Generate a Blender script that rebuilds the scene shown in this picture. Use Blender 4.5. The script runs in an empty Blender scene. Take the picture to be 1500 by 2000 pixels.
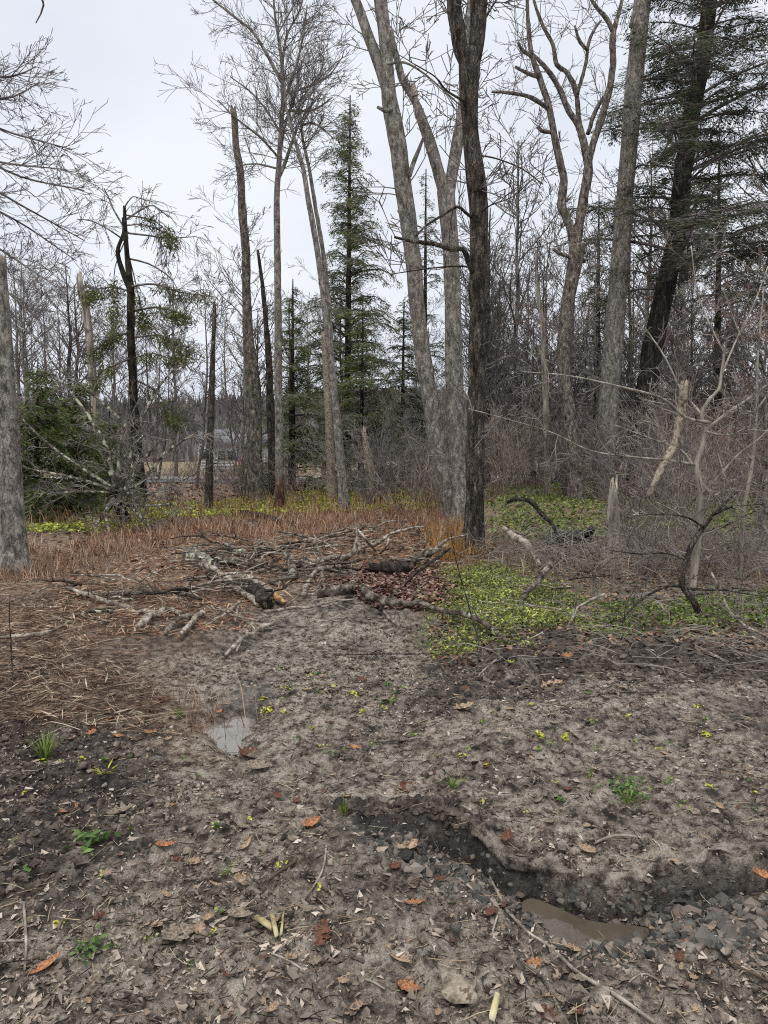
import bpy, math, random
import numpy as np
random.seed(11)
RNG = np.random.default_rng(11)
C = bpy.context.scene.collection
SC = bpy.context.scene

# ------------------------------------------------------------------ camera, sky, sun, exposure
FPX, CAM_H = 1400.0, 1.5
TH = math.atan(120 / 1400)
cam_d = bpy.data.cameras.new('camera')
cam_d.sensor_fit = 'VERTICAL'; cam_d.sensor_height = 24.0; cam_d.lens = FPX / 2000 * 24.0
cam_d.clip_start = 0.05; cam_d.clip_end = 2000
cam = bpy.data.objects.new('camera', cam_d); C.objects.link(cam)
cam.location = (0, 0, CAM_H); cam.rotation_euler = (math.pi / 2 - TH, 0, 0)
SC.camera = cam

SUN_EL, SUN_AZ = math.radians(70), math.radians(205)      # veiled high sun behind the camera's left shoulder
world = bpy.data.worlds.new('World'); SC.world = world; world.use_nodes = True
wn, wl = world.node_tree.nodes, world.node_tree.links
wn.clear()
w_out = wn.new('ShaderNodeOutputWorld'); w_bg = wn.new('ShaderNodeBackground')
sky = wn.new('ShaderNodeTexSky'); sky.sky_type = 'NISHITA'; sky.sun_disc = False
sky.sun_elevation = SUN_EL; sky.sun_rotation = SUN_AZ; sky.air_density = 1.0; sky.dust_density = 4.0
w_bg.inputs['Strength'].default_value = 0.1
w_tc = wn.new('ShaderNodeTexCoord'); w_map = wn.new('ShaderNodeMapping')
w_map.inputs['Scale'].default_value = (1.0, 1.0, 1.8)
w_no = wn.new('ShaderNodeTexNoise'); w_no.inputs['Scale'].default_value = 1.9
w_no.inputs['Detail'].default_value = 5; w_no.inputs['Roughness'].default_value = 0.5
w_rp = wn.new('ShaderNodeValToRGB')                        # cloud deck, even over the whole dome
w_rp.color_ramp.elements[0].position = 0.33; w_rp.color_ramp.elements[0].color = (5.35, 5.7, 6.4, 1)
w_rp.color_ramp.elements[1].position = 0.66; w_rp.color_ramp.elements[1].color = (6.9, 7.15, 7.65, 1)
w_mx = wn.new('ShaderNodeMix'); w_mx.data_type = 'RGBA'; w_mx.inputs[0].default_value = 0.94
wl.new(w_tc.outputs['Generated'], w_map.inputs[0]); wl.new(w_map.outputs[0], w_no.inputs['Vector'])
wl.new(w_no.outputs[0], w_rp.inputs[0]); wl.new(sky.outputs[0], w_mx.inputs[6]); wl.new(w_rp.outputs[0], w_mx.inputs[7])
wl.new(w_mx.outputs[2], w_bg.inputs['Color']); wl.new(w_bg.outputs[0], w_out.inputs[0])

sun_d = bpy.data.lights.new('sun', 'SUN'); sun_d.energy = 1.5; sun_d.angle = math.radians(45); sun_d.color = (1, 0.965, 0.92)
sun = bpy.data.objects.new('sun', sun_d); C.objects.link(sun)
sun.rotation_euler = (math.pi / 2 - SUN_EL, 0, math.pi - SUN_AZ)
SC.view_settings.view_transform = 'Standard'; SC.view_settings.look = 'None'
SC.view_settings.exposure = 0.46; SC.view_settings.gamma = 1.0
SC.cycles.use_denoising = False
SC.cycles.filter_width = 1.1
SC.cycles.max_bounces = 5; SC.cycles.diffuse_bounces = 3; SC.cycles.transparent_max_bounces = 4

# ------------------------------------------------------------------ numeric helpers
def ray(px, py):
    a, b = (px - 750) / FPX, -(py - 1000) / FPX
    return np.array([a, math.cos(TH) + b * math.sin(TH), -math.sin(TH) + b * math.cos(TH)])
def P(px, py, Y):
    d = ray(px, py); return np.array([0, 0, CAM_H]) + d * (Y / d[1])
def flat(px, py, z=0.0):
    d = ray(px, py); t = (z - CAM_H) / min(d[2], -1e-4); return np.array([d[0] * t, d[1] * t, z])

def _h(ix, iy, iz, s):
    n = (ix.astype(np.int64) * 374761393 + iy.astype(np.int64) * 668265263 + iz.astype(np.int64) * 2147483647 + s * 974634777) & 0xffffffff
    n = ((n ^ (n >> 13)) * 1274126177) & 0xffffffff
    return ((n ^ (n >> 16)) & 0xffff) / 65535.0
def vn3(x, y, z, s=0):
    x, y, z = np.broadcast_arrays(np.asarray(x, float), np.asarray(y, float), np.asarray(z, float))
    ix, iy, iz = np.floor(x), np.floor(y), np.floor(z)
    fx, fy, fz = x - ix, y - iy, z - iz
    fx, fy, fz = [f * f * (3 - 2 * f) for f in (fx, fy, fz)]
    r = 0
    for a in (0, 1):
        for b in (0, 1):
            for c in (0, 1):
                w = (fx if a else 1 - fx) * (fy if b else 1 - fy) * (fz if c else 1 - fz)
                r = r + w * _h(ix + a, iy + b, iz + c, s)
    return r * 2 - 1
def vn2(x, y, s=0):
    ix, iy = np.floor(x), np.floor(y)
    fx, fy = x - ix, y - iy
    fx, fy = fx * fx * (3 - 2 * fx), fy * fy * (3 - 2 * fy)
    z = np.zeros_like(ix); r = 0
    for a in (0, 1):
        for b in (0, 1):
            r = r + (fx if a else 1 - fx) * (fy if b else 1 - fy) * _h(ix + a, iy + b, z, s)
    return r * 2 - 1
def fbm2(x, y, f, o=4, s=0, g=0.5):
    r = 0; a = 1.0
    for i in range(o):
        r = r + a * vn2(x * f + 17.3 * i, y * f - 9.1 * i, s + i); f *= 2.03; a *= g
    return r
def sstep(a, b, x):
    t = np.clip((x - a) / (b - a), 0, 1); return t * t * (3 - 2 * t)
def sdpoly(poly, x, y):
    poly = np.asarray(poly)[:, :2]; d2 = np.full(x.shape, 1e18); ins = np.zeros(x.shape, bool); n = len(poly)
    for i in range(n):
        ax, ay = poly[i]; bx, by = poly[(i + 1) % n]; ex, ey = bx - ax, by - ay
        t = np.clip(((x - ax) * ex + (y - ay) * ey) / (ex * ex + ey * ey + 1e-12), 0, 1)
        d2 = np.minimum(d2, (x - ax - t * ex) ** 2 + (y - ay - t * ey) ** 2)
        ins ^= ((ay > y) != (by > y)) & (x < ex * (y - ay) / (ey if abs(ey) > 1e-12 else 1e-12) + ax)
    d = np.sqrt(d2); return np.where(ins, -d, d)
def dline(pl, x, y):
    d2 = np.full(x.shape, 1e18)
    for a, b in zip(pl[:-1], pl[1:]):
        ex, ey = b[0] - a[0], b[1] - a[1]; t = np.clip(((x - a[0]) * ex + (y - a[1]) * ey) / (ex * ex + ey * ey), 0, 1)
        d2 = np.minimum(d2, (x - a[0] - t * ex) ** 2 + (y - a[1] - t * ey) ** 2)
    return np.sqrt(d2)
def gp(pix, z=0.0): return [flat(p[0], p[1], z) for p in pix]
def inside(poly, x, y, feather, wob=0.0):
    sd = sdpoly(poly, x, y)
    if wob: sd = sd + wob * fbm2(x, y, 1.2 / max(wob, .15), 3, 91)
    return sstep(feather, -feather, sd)

# ------------------------------------------------------------------ the lie of the land
PUD1 = gp([(404, 1392), (430, 1374), (470, 1366), (504, 1374), (500, 1402), (478, 1428), (458, 1446), (438, 1432), (412, 1414)])
PUD2 = gp([(1046, 1768), (1062, 1762), (1100, 1776), (1150, 1796), (1230, 1806), (1272, 1826), (1262, 1846), (1226, 1856), (1180, 1850), (1150, 1860), (1110, 1844), (1086, 1838), (1066, 1812), (1048, 1792)], -.085)
PUD3 = gp([(1440, 1735), (1500, 1715), (1580, 1700), (1580, 1790), (1480, 1790)], -.085)
GULLY = gp([(690, 1600), (760, 1608), (860, 1628), (960, 1664), (1060, 1690), (1150, 1722), (1230, 1728), (1330, 1704), (1420, 1696), (1520, 1668), (1640, 1650),
            (1640, 1840), (1330, 1885), (1150, 1890), (1050, 1830), (960, 1770), (830, 1730), (730, 1690), (680, 1640)])
EDGE = gp([(690, 1598), (760, 1606), (860, 1628), (960, 1662), (1060, 1690), (1150, 1722), (1230, 1728), (1330, 1704), (1420, 1696), (1520, 1668), (1640, 1650)])
SEEP = gp([(400, 1370), (440, 1345), (520, 1318), (560, 1312), (570, 1330), (520, 1360), (500, 1380)])
TRACK = gp([(560, 1180), (720, 1170), (820, 1260), (900, 1400), (700, 1620), (480, 1600), (380, 1400), (420, 1290)])
BERM = gp([(860, 1330), (960, 1290), (1100, 1262), (1300, 1262), (1560, 1280), (1560, 1325), (1300, 1322), (1150, 1320), (1000, 1345), (900, 1375)])
DARK_L = gp([(-80, 1420), (120, 1400), (250, 1430), (300, 1520), (260, 1650), (120, 1760), (-80, 1800)])
DARK_C = gp([(655, 1586), (720, 1580), (800, 1590), (880, 1600), (950, 1622), (975, 1652), (930, 1654), (860, 1632), (780, 1616), (700, 1606)])
GRASS = gp([(-300, 1080), (0, 1090), (300, 1045), (540, 1005), (900, 985), (960, 1100), (900, 1112), (640, 1100), (600, 1150), (430, 1225), (335, 1290), (290, 1400), (60, 1410), (-300, 1420)])
LITTER = gp([(625, 1160), (690, 1112), (770, 1098), (900, 1126), (905, 1190), (830, 1205), (720, 1165)])
VINCA_N = gp([(826, 1112), (960, 1090), (1080, 1128), (1250, 1128), (1600, 1150), (1600, 1240), (1300, 1246), (1150, 1252), (1010, 1285), (880, 1300), (826, 1240)])
BRUSH = gp([(930, 1095), (960, 1062), (1500, 1058), (1700, 1060), (1700, 1150), (1250, 1135), (1080, 1130)])
ROAD = [np.array(p) for p in ((-60, 33.0), (-7.5, 33.0), (30, 36.0), (30, 40.5), (-7.5, 37.2), (-60, 37.2))]

def hgt_raw(x, y):
    x = np.asarray(x, float); y = np.asarray(y, float)
    near = sstep(14, 5, y); mid = sstep(60, 12, y)
    h = 0.05 * fbm2(x, y, 0.55, 3, 3) * mid + near * 0.035 * fbm2(x, y, 2.1, 2, 5)
    tr = inside(TRACK, x, y, .35); h = h - 0.035 * tr * near
    g = inside(GULLY, x, y, .014 + .05 * sstep(.3, -.1, x), .02); h = h - (.03 + .10 * sstep(-.05, .55, x)) * g * np.clip(1 - dline(EDGE, x, y) / .48, 0, 1) ** .8
    bm = inside(BERM, x, y, .3, .25); h = h + bm * (0.045 + 0.06 * fbm2(x, y, 4, 3, 21))
    dl = inside(DARK_L, x, y, .15, .1); h = h + dl * (0.03 + 0.04 * fbm2(x, y, 6, 3, 22))
    dc = inside(DARK_C, x, y, .05, .05); h = h + dc * (0.02 + 0.035 * fbm2(x, y, 9, 3, 23))
    p1 = inside(PUD1, x, y, .14, .05); p2 = inside(PUD2, x, y, .07, .03); p3 = inside(PUD3, x, y, .06); sp = inside(SEEP, x, y, .12)
    wetness = np.maximum.reduce([p1, .4 * p2, .4 * p3])
    h = h - 0.07 * p1 - 0.015 * p2 - 0.015 * p3 - 0.02 * sp
    fine = 0.016 * fbm2(x, y, 4, 3, 41) + 0.018 * (1 - np.abs(fbm2(x, y, 12, 3, 51))) + 0.012 * fbm2(x, y, 34, 2, 61)
    h = h + near * (1 - .8 * wetness) * fine
    h = h - 0.9 * sstep(45, 120, y)
    return h
def axis(edges):
    out = [edges[0][0]]
    for (a, s0), (b, s1) in zip(edges[:-1], edges[1:]):
        L = b - a; k = max(1, int(round(L / ((s0 + s1) / 2 if s0 == s1 else (s1 - s0) / math.log(s1 / s0))))); t = np.linspace(0, 1, k + 1)[1:]
        out += list(a + L * ((s1 / s0) ** t - 1) / (s1 / s0 - 1) if s0 != s1 else a + L * t)
    return np.array(out)
GYS = axis([(-6, 1.2), (1.0, .2), (1.45, .016), (2.6, .018), (5, .035), (10, .11), (30, .8), (120, 9), (900, 90)])
GXP = axis([(0, .015), (1.0, .015), (2.2, .03), (6, .14), (30, 1.5), (150, 18), (900, 110)])
GXS = np.concatenate([-GXP[:0:-1], GXP])
GX, GY = np.meshgrid(GXS, GYS)
GZ = hgt_raw(GX.ravel(), GY.ravel()).reshape(GX.shape)
def hgt(x, y):
    """height of the built ground sheet (bilinear on its own grid)"""
    x = np.asarray(x, float); y = np.asarray(y, float)
    i = np.clip(np.searchsorted(GXS, x) - 1, 0, len(GXS) - 2); j = np.clip(np.searchsorted(GYS, y) - 1, 0, len(GYS) - 2)
    u = np.clip((x - GXS[i]) / (GXS[i + 1] - GXS[i]), 0, 1); v = np.clip((y - GYS[j]) / (GYS[j + 1] - GYS[j]), 0, 1)
    return (GZ[j, i] * (1 - u) + GZ[j, i + 1] * u) * (1 - v) + (GZ[j + 1, i] * (1 - u) + GZ[j + 1, i + 1] * u) * v
def hz(x, y): return float(hgt(np.array([x]), np.array([y]))[0])
def G(px, py, lift=0.0):
    z = 0.0
    for _ in range(4):
        p = flat(px, py, z); z = hz(p[0], p[1]) + lift
    return flat(px, py, z)

# ------------------------------------------------------------------ materials
def mat(name, cols, scale=6.0, stretch=(1, 1, 1), rough=0.9, bump=0.5, bscale=None, detail=7, spec=0.25, rnd=None, crack=None, spots=None, dist=0.02, nrough=.62, trans=0.0):
    """cols: ramp stops over a noise; rnd: ramp over each piece's own random number; crack=(scale,width,colour factor); spots=(colour,scale,threshold)"""
    m = bpy.data.materials.new(name); m.use_nodes = True
    n, l = m.node_tree.nodes, m.node_tree.links; b = n['Principled BSDF']
    tc = n.new('ShaderNodeTexCoord'); mp = n.new('ShaderNodeMapping'); mp.inputs['Scale'].default_value = stretch
    l.new(tc.outputs['Object'], mp.inputs[0])
    no = n.new('ShaderNodeTexNoise'); no.inputs['Scale'].default_value = scale; no.inputs['Detail'].default_value = detail
    no.inputs['Roughness'].default_value = nrough
    l.new(mp.outputs[0], no.inputs['Vector'])
    def ramp(stops, fac):
        r = n.new('ShaderNodeValToRGB'); e = r.color_ramp.elements
        while len(e) < len(stops): e.new(0.5)
        for k, (p, c) in enumerate(stops): e[k].position = p; e[k].color = (*c, 1)
        l.new(fac, r.inputs[0]); return r.outputs[0]
    def mixc(kind, fac, a, bb):
        x = n.new('ShaderNodeMix'); x.data_type = 'RGBA'; x.blend_type = kind
        if isinstance(fac, float): x.inputs[0].default_value = fac
        else: l.new(fac, x.inputs[0])
        for k, v in ((6, a), (7, bb)):
            if isinstance(v, tuple): x.inputs[k].default_value = (*v, 1)
            else: l.new(v, x.inputs[k])
        return x.outputs[2]
    col = ramp([(0.36 + 0.29 * i / max(1, len(cols) - 1), c) for i, c in enumerate(cols)], no.outputs[0])
    height = no.outputs[0]
    if rnd:
        at = n.new('ShaderNodeAttribute'); at.attribute_name = 'rnd'
        rc = ramp([(i / (len(rnd) - 1), c) for i, c in enumerate(rnd)], at.outputs['Fac'])
        col = mixc('MULTIPLY', 1.0, rc, col)
    if crack:
        vo = n.new('ShaderNodeTexVoronoi'); vo.feature = 'DISTANCE_TO_EDGE'; vo.inputs['Scale'].default_value = crack[0]
        wob = n.new('ShaderNodeVectorMath'); wob.operation = 'MULTIPLY_ADD'; wob.inputs[1].default_value = (.5, .5, .5)
        l.new(no.outputs['Color'], wob.inputs[0]); l.new(mp.outputs[0], wob.inputs[2]); l.new(wob.outputs[0], vo.inputs['Vector'])
        mr = n.new('ShaderNodeMapRange'); mr.inputs[1].default_value = 0; mr.inputs[2].default_value = crack[1]
        l.new(vo.outputs[0], mr.inputs[0])
        col = mixc('MULTIPLY', 1.0, col, ramp([(0, (crack[2],) * 3), (1, (1, 1, 1))], mr.outputs[0]))
        ad = n.new('ShaderNodeMath'); ad.operation = 'MULTIPLY_ADD'; ad.inputs[1].default_value = 0.8
        l.new(mr.outputs[0], ad.inputs[0]); l.new(no.outputs[0], ad.inputs[2]); height = ad.outputs[0]
    if spots:
        n2 = n.new('ShaderNodeTexNoise'); n2.inputs['Scale'].default_value = spots[1]; n2.inputs['Detail'].default_value = 6; n2.inputs['Roughness'].default_value = .7
        l.new(tc.outputs['Object'], n2.inputs['Vector'])
        f = ramp([(spots[2], (0, 0, 0)), (spots[2] + .05, (1, 1, 1))], n2.outputs[0])
        col = mixc('MIX', f, col, spots[0])
    l.new(col, b.inputs['Base Color'])
    b.inputs['Roughness'].default_value = rough; b.inputs['Specular IOR Level'].default_value = spec
    if bump:
        bp = n.new('ShaderNodeBump'); bp.inputs['Strength'].default_value = bump; bp.inputs['Distance'].default_value = dist
        l.new(height, bp.inputs['Height']); l.new(bp.outputs[0], b.inputs['Normal'])
    if trans:
        b.inputs['Transmission Weight'].default_value = 0
        tl = n.new('ShaderNodeBsdfTranslucent'); l.new(col, tl.inputs[0]); ms = n.new('ShaderNodeMixShader'); ms.inputs[0].default_value = trans
        o = n['Material Output']; l.new(b.outputs[0], ms.inputs[1]); l.new(tl.outputs[0], ms.inputs[2]); l.new(ms.outputs[0], o.inputs[0])
    return m
def hx(s):
    v = [int(s[i:i + 2], 16) / 255 for i in (0, 2, 4)]
    return tuple((c / 12.92 if c <= .04045 else ((c + .055) / 1.055) ** 2.4) for c in v)
M = {}
M['bark_grey'] = mat('grey maple bark', [hx('5a544d'), hx('857e74'), hx('a1998f'), hx('c0b8ad')], 12, (1, 1, .5), bump=.8, crack=(8, .05, .55), spots=(hx('7a736a'), 3.2, .57), dist=.05, nrough=.72)
M['bark_mid'] = mat('grey brown bark', [hx('35302b'), hx('6d645b'), hx('8f857a'), hx('b5ac9e')], 12, (1, 1, .5), bump=1.0, nrough=.72, crack=(10, .06, .4), spots=(hx('97917f'), 3.5, .6), dist=.025)
M['bark_dark'] = mat('dark furrowed bark', [hx('241f1b'), hx('544a41'), hx('80756a'), hx('a89d8e')], 15, (1, 1, .3), bump=1.0, nrough=.75, crack=(16, .12, .25), spots=(hx('7f7b6a'), 4, .61), dist=.04)
M['bark_hem'] = mat('hemlock bark', [hx('171412'), hx('3a332d'), hx('5a5148')], 12, (1, 1, .25), bump=.8, crack=(13, .1, .4), spots=(hx('4c5238'), 2.5, .58), dist=.03)
M['bark_pale'] = mat('weathered bare wood', [hx('5d564d'), hx('948b7f'), hx('bdb4a6')], 12, (1, 1, .15), bump=.4, spots=(hx('6a6258'), 3, .58))
M['bark_lichen'] = mat('lichen spotted bark', [hx('2f2a26'), hx('6d665c'), hx('9a9386')], 14, (1, 1, 1), bump=.6, spots=(hx('c3c6ac'), 7, .53))
M['birch'] = mat('flaky pale bark', [hx('4d443a'), hx('a39684'), hx('d6cdbb')], 16, (1, 1, 1), bump=.9, spots=(hx('6d5f4e'), 16, .54))
M['twig_dark'] = mat('dark twigs', [hx('4a4442'), hx('6f6764'), hx('918883')], 5, bump=0)
M['twig_grey'] = mat('grey twigs', [hx('544d48'), hx('7d746d'), hx('a59c92')], 3, bump=0)
M['twig_pale'] = mat('pale brush stems', [hx('5c534b'), hx('877c71'), hx('b1a698')], 2.5, bump=0)
M['twig_red'] = mat('reddish twigs', [hx('5f504a'), hx('8a7268'), hx('a89388')], 3, bump=0)
M['log'] = mat('wet fallen branch bark', [hx('2e2721'), hx('63584d'), hx('8e8275'), hx('b5aa9b')], 13, (1, 1, 1), bump=.8, crack=(22, .06, .5), spots=(hx('b9b9a0'), 6, .6))
M['log_dark'] = mat('dark wet bark', [hx('1d1917'), hx('453d37'), hx('6e655b')], 14, bump=.8, crack=(24, .07, .5), spots=(hx('8d8b76'), 8, .62))
M['log_pale'] = mat('stripped grey branch', [hx('4a4138'), hx('93887b'), hx('c4baac')], 13, bump=.5, spots=(hx('5d5046'), 7, .57))
M['split'] = mat('fresh split wood', [hx('5e3f24'), hx('a37848'), hx('cfae7e')], 26, bump=.5)
M['stripped'] = mat('barked yellow wood', [hx('a89a70'), hx('d3c99c'), hx('e6dfbb')], 12, bump=.4)
M['rot'] = mat('rotten red wood', [hx('221813'), hx('4a3327'), hx('6e5242')], 14, (1, 1, .4), bump=.9)
M['needles'] = mat('hemlock needles', [(.75,) * 3, (1.1,) * 3], 1.2, rnd=[hx('3a472a'), hx('57653a'), hx('73804a'), hx('90985f')], bump=0, rough=.75, trans=.25)
M['needles_far'] = mat('dark conifer needles', [(.75,) * 3, (1.1,) * 3], 1.2, rnd=[hx('2c3526'), hx('434e35'), hx('5a6545'), hx('747d5a')], bump=0, rough=.8, trans=.2)
M['needles_dry'] = mat('thinning hemlock needles', [(.8,) * 3, (1.1,) * 3], 1.2, rnd=[hx('3f4629'), hx('596138'), hx('727647'), hx('898759')], bump=0, rough=.8, trans=.25)
M['vinca_near'] = mat('periwinkle leaves', [(.7,) * 3, (1.15,) * 3], 2.0, rnd=[hx('34451f'), hx('566b2e'), hx('7a8a3a'), hx('a2aa4a'), hx('cccb6e'), hx('807c4c'), hx('66573e')], bump=0, rough=.45, spec=.5, trans=.2)
M['vinca_far'] = mat('far ground cover leaves', [(.75,) * 3, (1.15,) * 3], .7, rnd=[hx('5f6f30'), hx('8f9d3f'), hx('b9c050'), hx('d8d76d')], bump=0, rough=.6, trans=.2)
M['vinca_green'] = mat('green ground cover leaves', [(.75,) * 3, (1.15,) * 3], .7, rnd=[hx('3a4e26'), hx('597334'), hx('7b8f44'), hx('a0aa5f'), hx('72704a')], bump=0, rough=.6, trans=.2)
M['deadgrass'] = mat('dead stalks', [(.75,) * 3, (1.1,) * 3], 1.3, rnd=[hx('3f2d25'), hx('73523f'), hx('966d55'), hx('ad856a'), hx('c09f83'), hx('d9c6a8')], bump=0, rough=.9, trans=.15)
M['thatch'] = mat('matted brown stems', [(.6,) * 3, (1.15,) * 3], 1.1, rnd=[hx('2c231e'), hx('524136'), hx('725a4a'), hx('8d7462'), hx('a8937d'), hx('c8b9a2')], bump=0, rough=.9)
M['tangrass'] = mat('tan dry grass', [(.8,) * 3, (1.1,) * 3], 1.3, rnd=[hx('8d6a3f'), hx('b88e56'), hx('d3ae76')], bump=0, rough=.9, trans=.15)
M['shreds'] = mat('decayed leaf shreds', [(.75,) * 3, (1.15,) * 3], 5, rnd=[hx('37302a'), hx('6a5f55'), hx('8e8275'), hx('7a6d61'), hx('a59687'), hx('cbbeae'), hx('957f6c'), hx('635850')], bump=.3, rough=.7, spec=.4)
M['redleaves'] = mat('wet red brown leaves', [(.75,) * 3, (1.15,) * 3], 5, rnd=[hx('32211c'), hx('5c4036'), hx('7a574a'), hx('957567'), hx('a88e7c')], bump=.2, rough=.5, spec=.4)
M['floorleaves'] = mat('forest floor leaves', [(.75,) * 3, (1.15,) * 3], 2, rnd=[hx('4b382d'), hx('75594a'), hx('94745d'), hx('b3977c')], bump=0, rough=.8)
M['straw'] = mat('straw', [(.8,) * 3, (1.1,) * 3], 3, rnd=[hx('5f4f40'), hx('86735c'), hx('a89578'), hx('cdbf9f')], bump=0)
M['straw_dull'] = mat('weathered straw', [hx('6f6447'), hx('a79a72'), hx('c8bd95')], 14, bump=.4)
M['clods'] = mat('wet black soil clods', [hx('211b17'), hx('4a3f36'), hx('73665a')], 20, bump=.8, rough=.7, spec=.4, bscale=40)
M['mudclod'] = mat('mud crumbs', [hx('3c342d'), hx('75685c'), hx('9d9184')], 18, bump=.8, rough=.75, spec=.35)
M['slate'] = mat('slate chips', [(.7,) * 3, (1.15,) * 3], 14, rnd=[hx('2b2a27'), hx('484742'), hx('65625a'), hx('6f6158'), hx('8f877b')], bump=.6, rough=.6, spec=.3)
M['stone'] = mat('stone', [hx('4e4a46'), hx('7c766d'), hx('9d968b')], 14, bump=.4, rough=.6)
M['stone_pale'] = mat('pale pebble', [hx('a49c8f'), hx('d8d2c6'), hx('ece8df')], 14, bump=.3, rough=.6)
M['leaf_orange'] = mat('orange brown leaf', [hx('6b4630'), hx('a56f4b'), hx('cc9b72')], 14, bump=.5, rough=.6)
M['leaf_tan'] = mat('tan leaf', [hx('6b5746'), hx('a28970'), hx('c5b094')], 14, bump=.5, rough=.65)
M['leaf_rust'] = mat('rust leaf', [hx('402a22'), hx('684536'), hx('876150')], 16, bump=.5, rough=.6)
M['leaf_grey'] = mat('greyed leaf', [hx('52483e'), hx('857868'), hx('a99c8b')], 14, bump=.5, rough=.6)
M['grass_green'] = mat('fresh grass', [(.8,) * 3, (1.1,) * 3], 3, rnd=[hx('3f5a24'), hx('64803a'), hx('98a957'), hx('c8cb80')], bump=0, rough=.6, trans=.25)
M['yellow_leaf'] = mat('yellow green leaves', [(.85,) * 3, (1.1,) * 3], 3, rnd=[hx('9ba236'), hx('c6c549'), hx('dcd96a')], bump=0, rough=.5, trans=.2)
M['weed'] = mat('low green weed', [(.8,) * 3, (1.1,) * 3], 3, rnd=[hx('3c552b'), hx('5d7a3d'), hx('84985a')], bump=0, rough=.6, trans=.2)
M['blackplastic'] = mat('black plastic', [hx('0b0c0d'), hx('16181a')], 8, bump=.1, rough=.35, spec=.5)
M['white_siding'] = mat('white siding', [hx('c9c9c4'), hx('e2e2de')], 2, bump=0, rough=.7)
M['roof_grey'] = mat('grey shingles', [hx('6a6a6c'), hx('8b8b8d')], 3, bump=.2)
M['glass'] = mat('window glass', [hx('22282c'), hx('3b4347')], 1, bump=0, rough=.1, spec=.6)
M['asphalt'] = mat('asphalt', [hx('55565a'), hx('77787c')], 3, bump=.2)
M['white_paint'] = mat('white paint', [hx('bdbdb8'), hx('dededa')], 5, bump=0)
M['flag_red'] = mat('red stripe', [hx('b5404c'), hx('c9606a')], 4, bump=0)
M['flag_white'] = mat('white stripe', [hx('dcd4d2'), hx('ece6e4')], 4, bump=0)
M['flag_blue'] = mat('blue canton', [hx('2a3252'), hx('3a4468')], 4, bump=0)
M['hill'] = mat('wooded ridge floor', [hx('5a5250'), hx('7d7472'), hx('948b88')], .15, bump=0)
M['hilltrees'] = mat('far bare treetops', [(.85,) * 3, (1.1,) * 3], .3, rnd=[hx('5f5654'), hx('7f7673'), hx('948c88'), hx('6d6f5e')], bump=0)
M['moss'] = mat('moss', [hx('3a4522'), hx('66713a')], 12, bump=.5)

def water_mat(c):
    m = bpy.data.materials.new('muddy water'); m.use_nodes = True; n, l = m.node_tree.nodes, m.node_tree.links; b = n['Principled BSDF']
    b.inputs['Base Color'].default_value = (*hx(c), 1); b.inputs['Roughness'].default_value = .04; b.inputs['Specular IOR Level'].default_value = .6
    no = n.new('ShaderNodeTexNoise'); no.inputs['Scale'].default_value = 9; bp = n.new('ShaderNodeBump'); bp.inputs['Strength'].default_value = .06; bp.inputs['Distance'].default_value = .01
    l.new(no.outputs[0], bp.inputs['Height']); l.new(bp.outputs[0], b.inputs['Normal']); return m
M['water'] = water_mat('7f7970'); M['water_brown'] = water_mat('5d5347')

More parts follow.
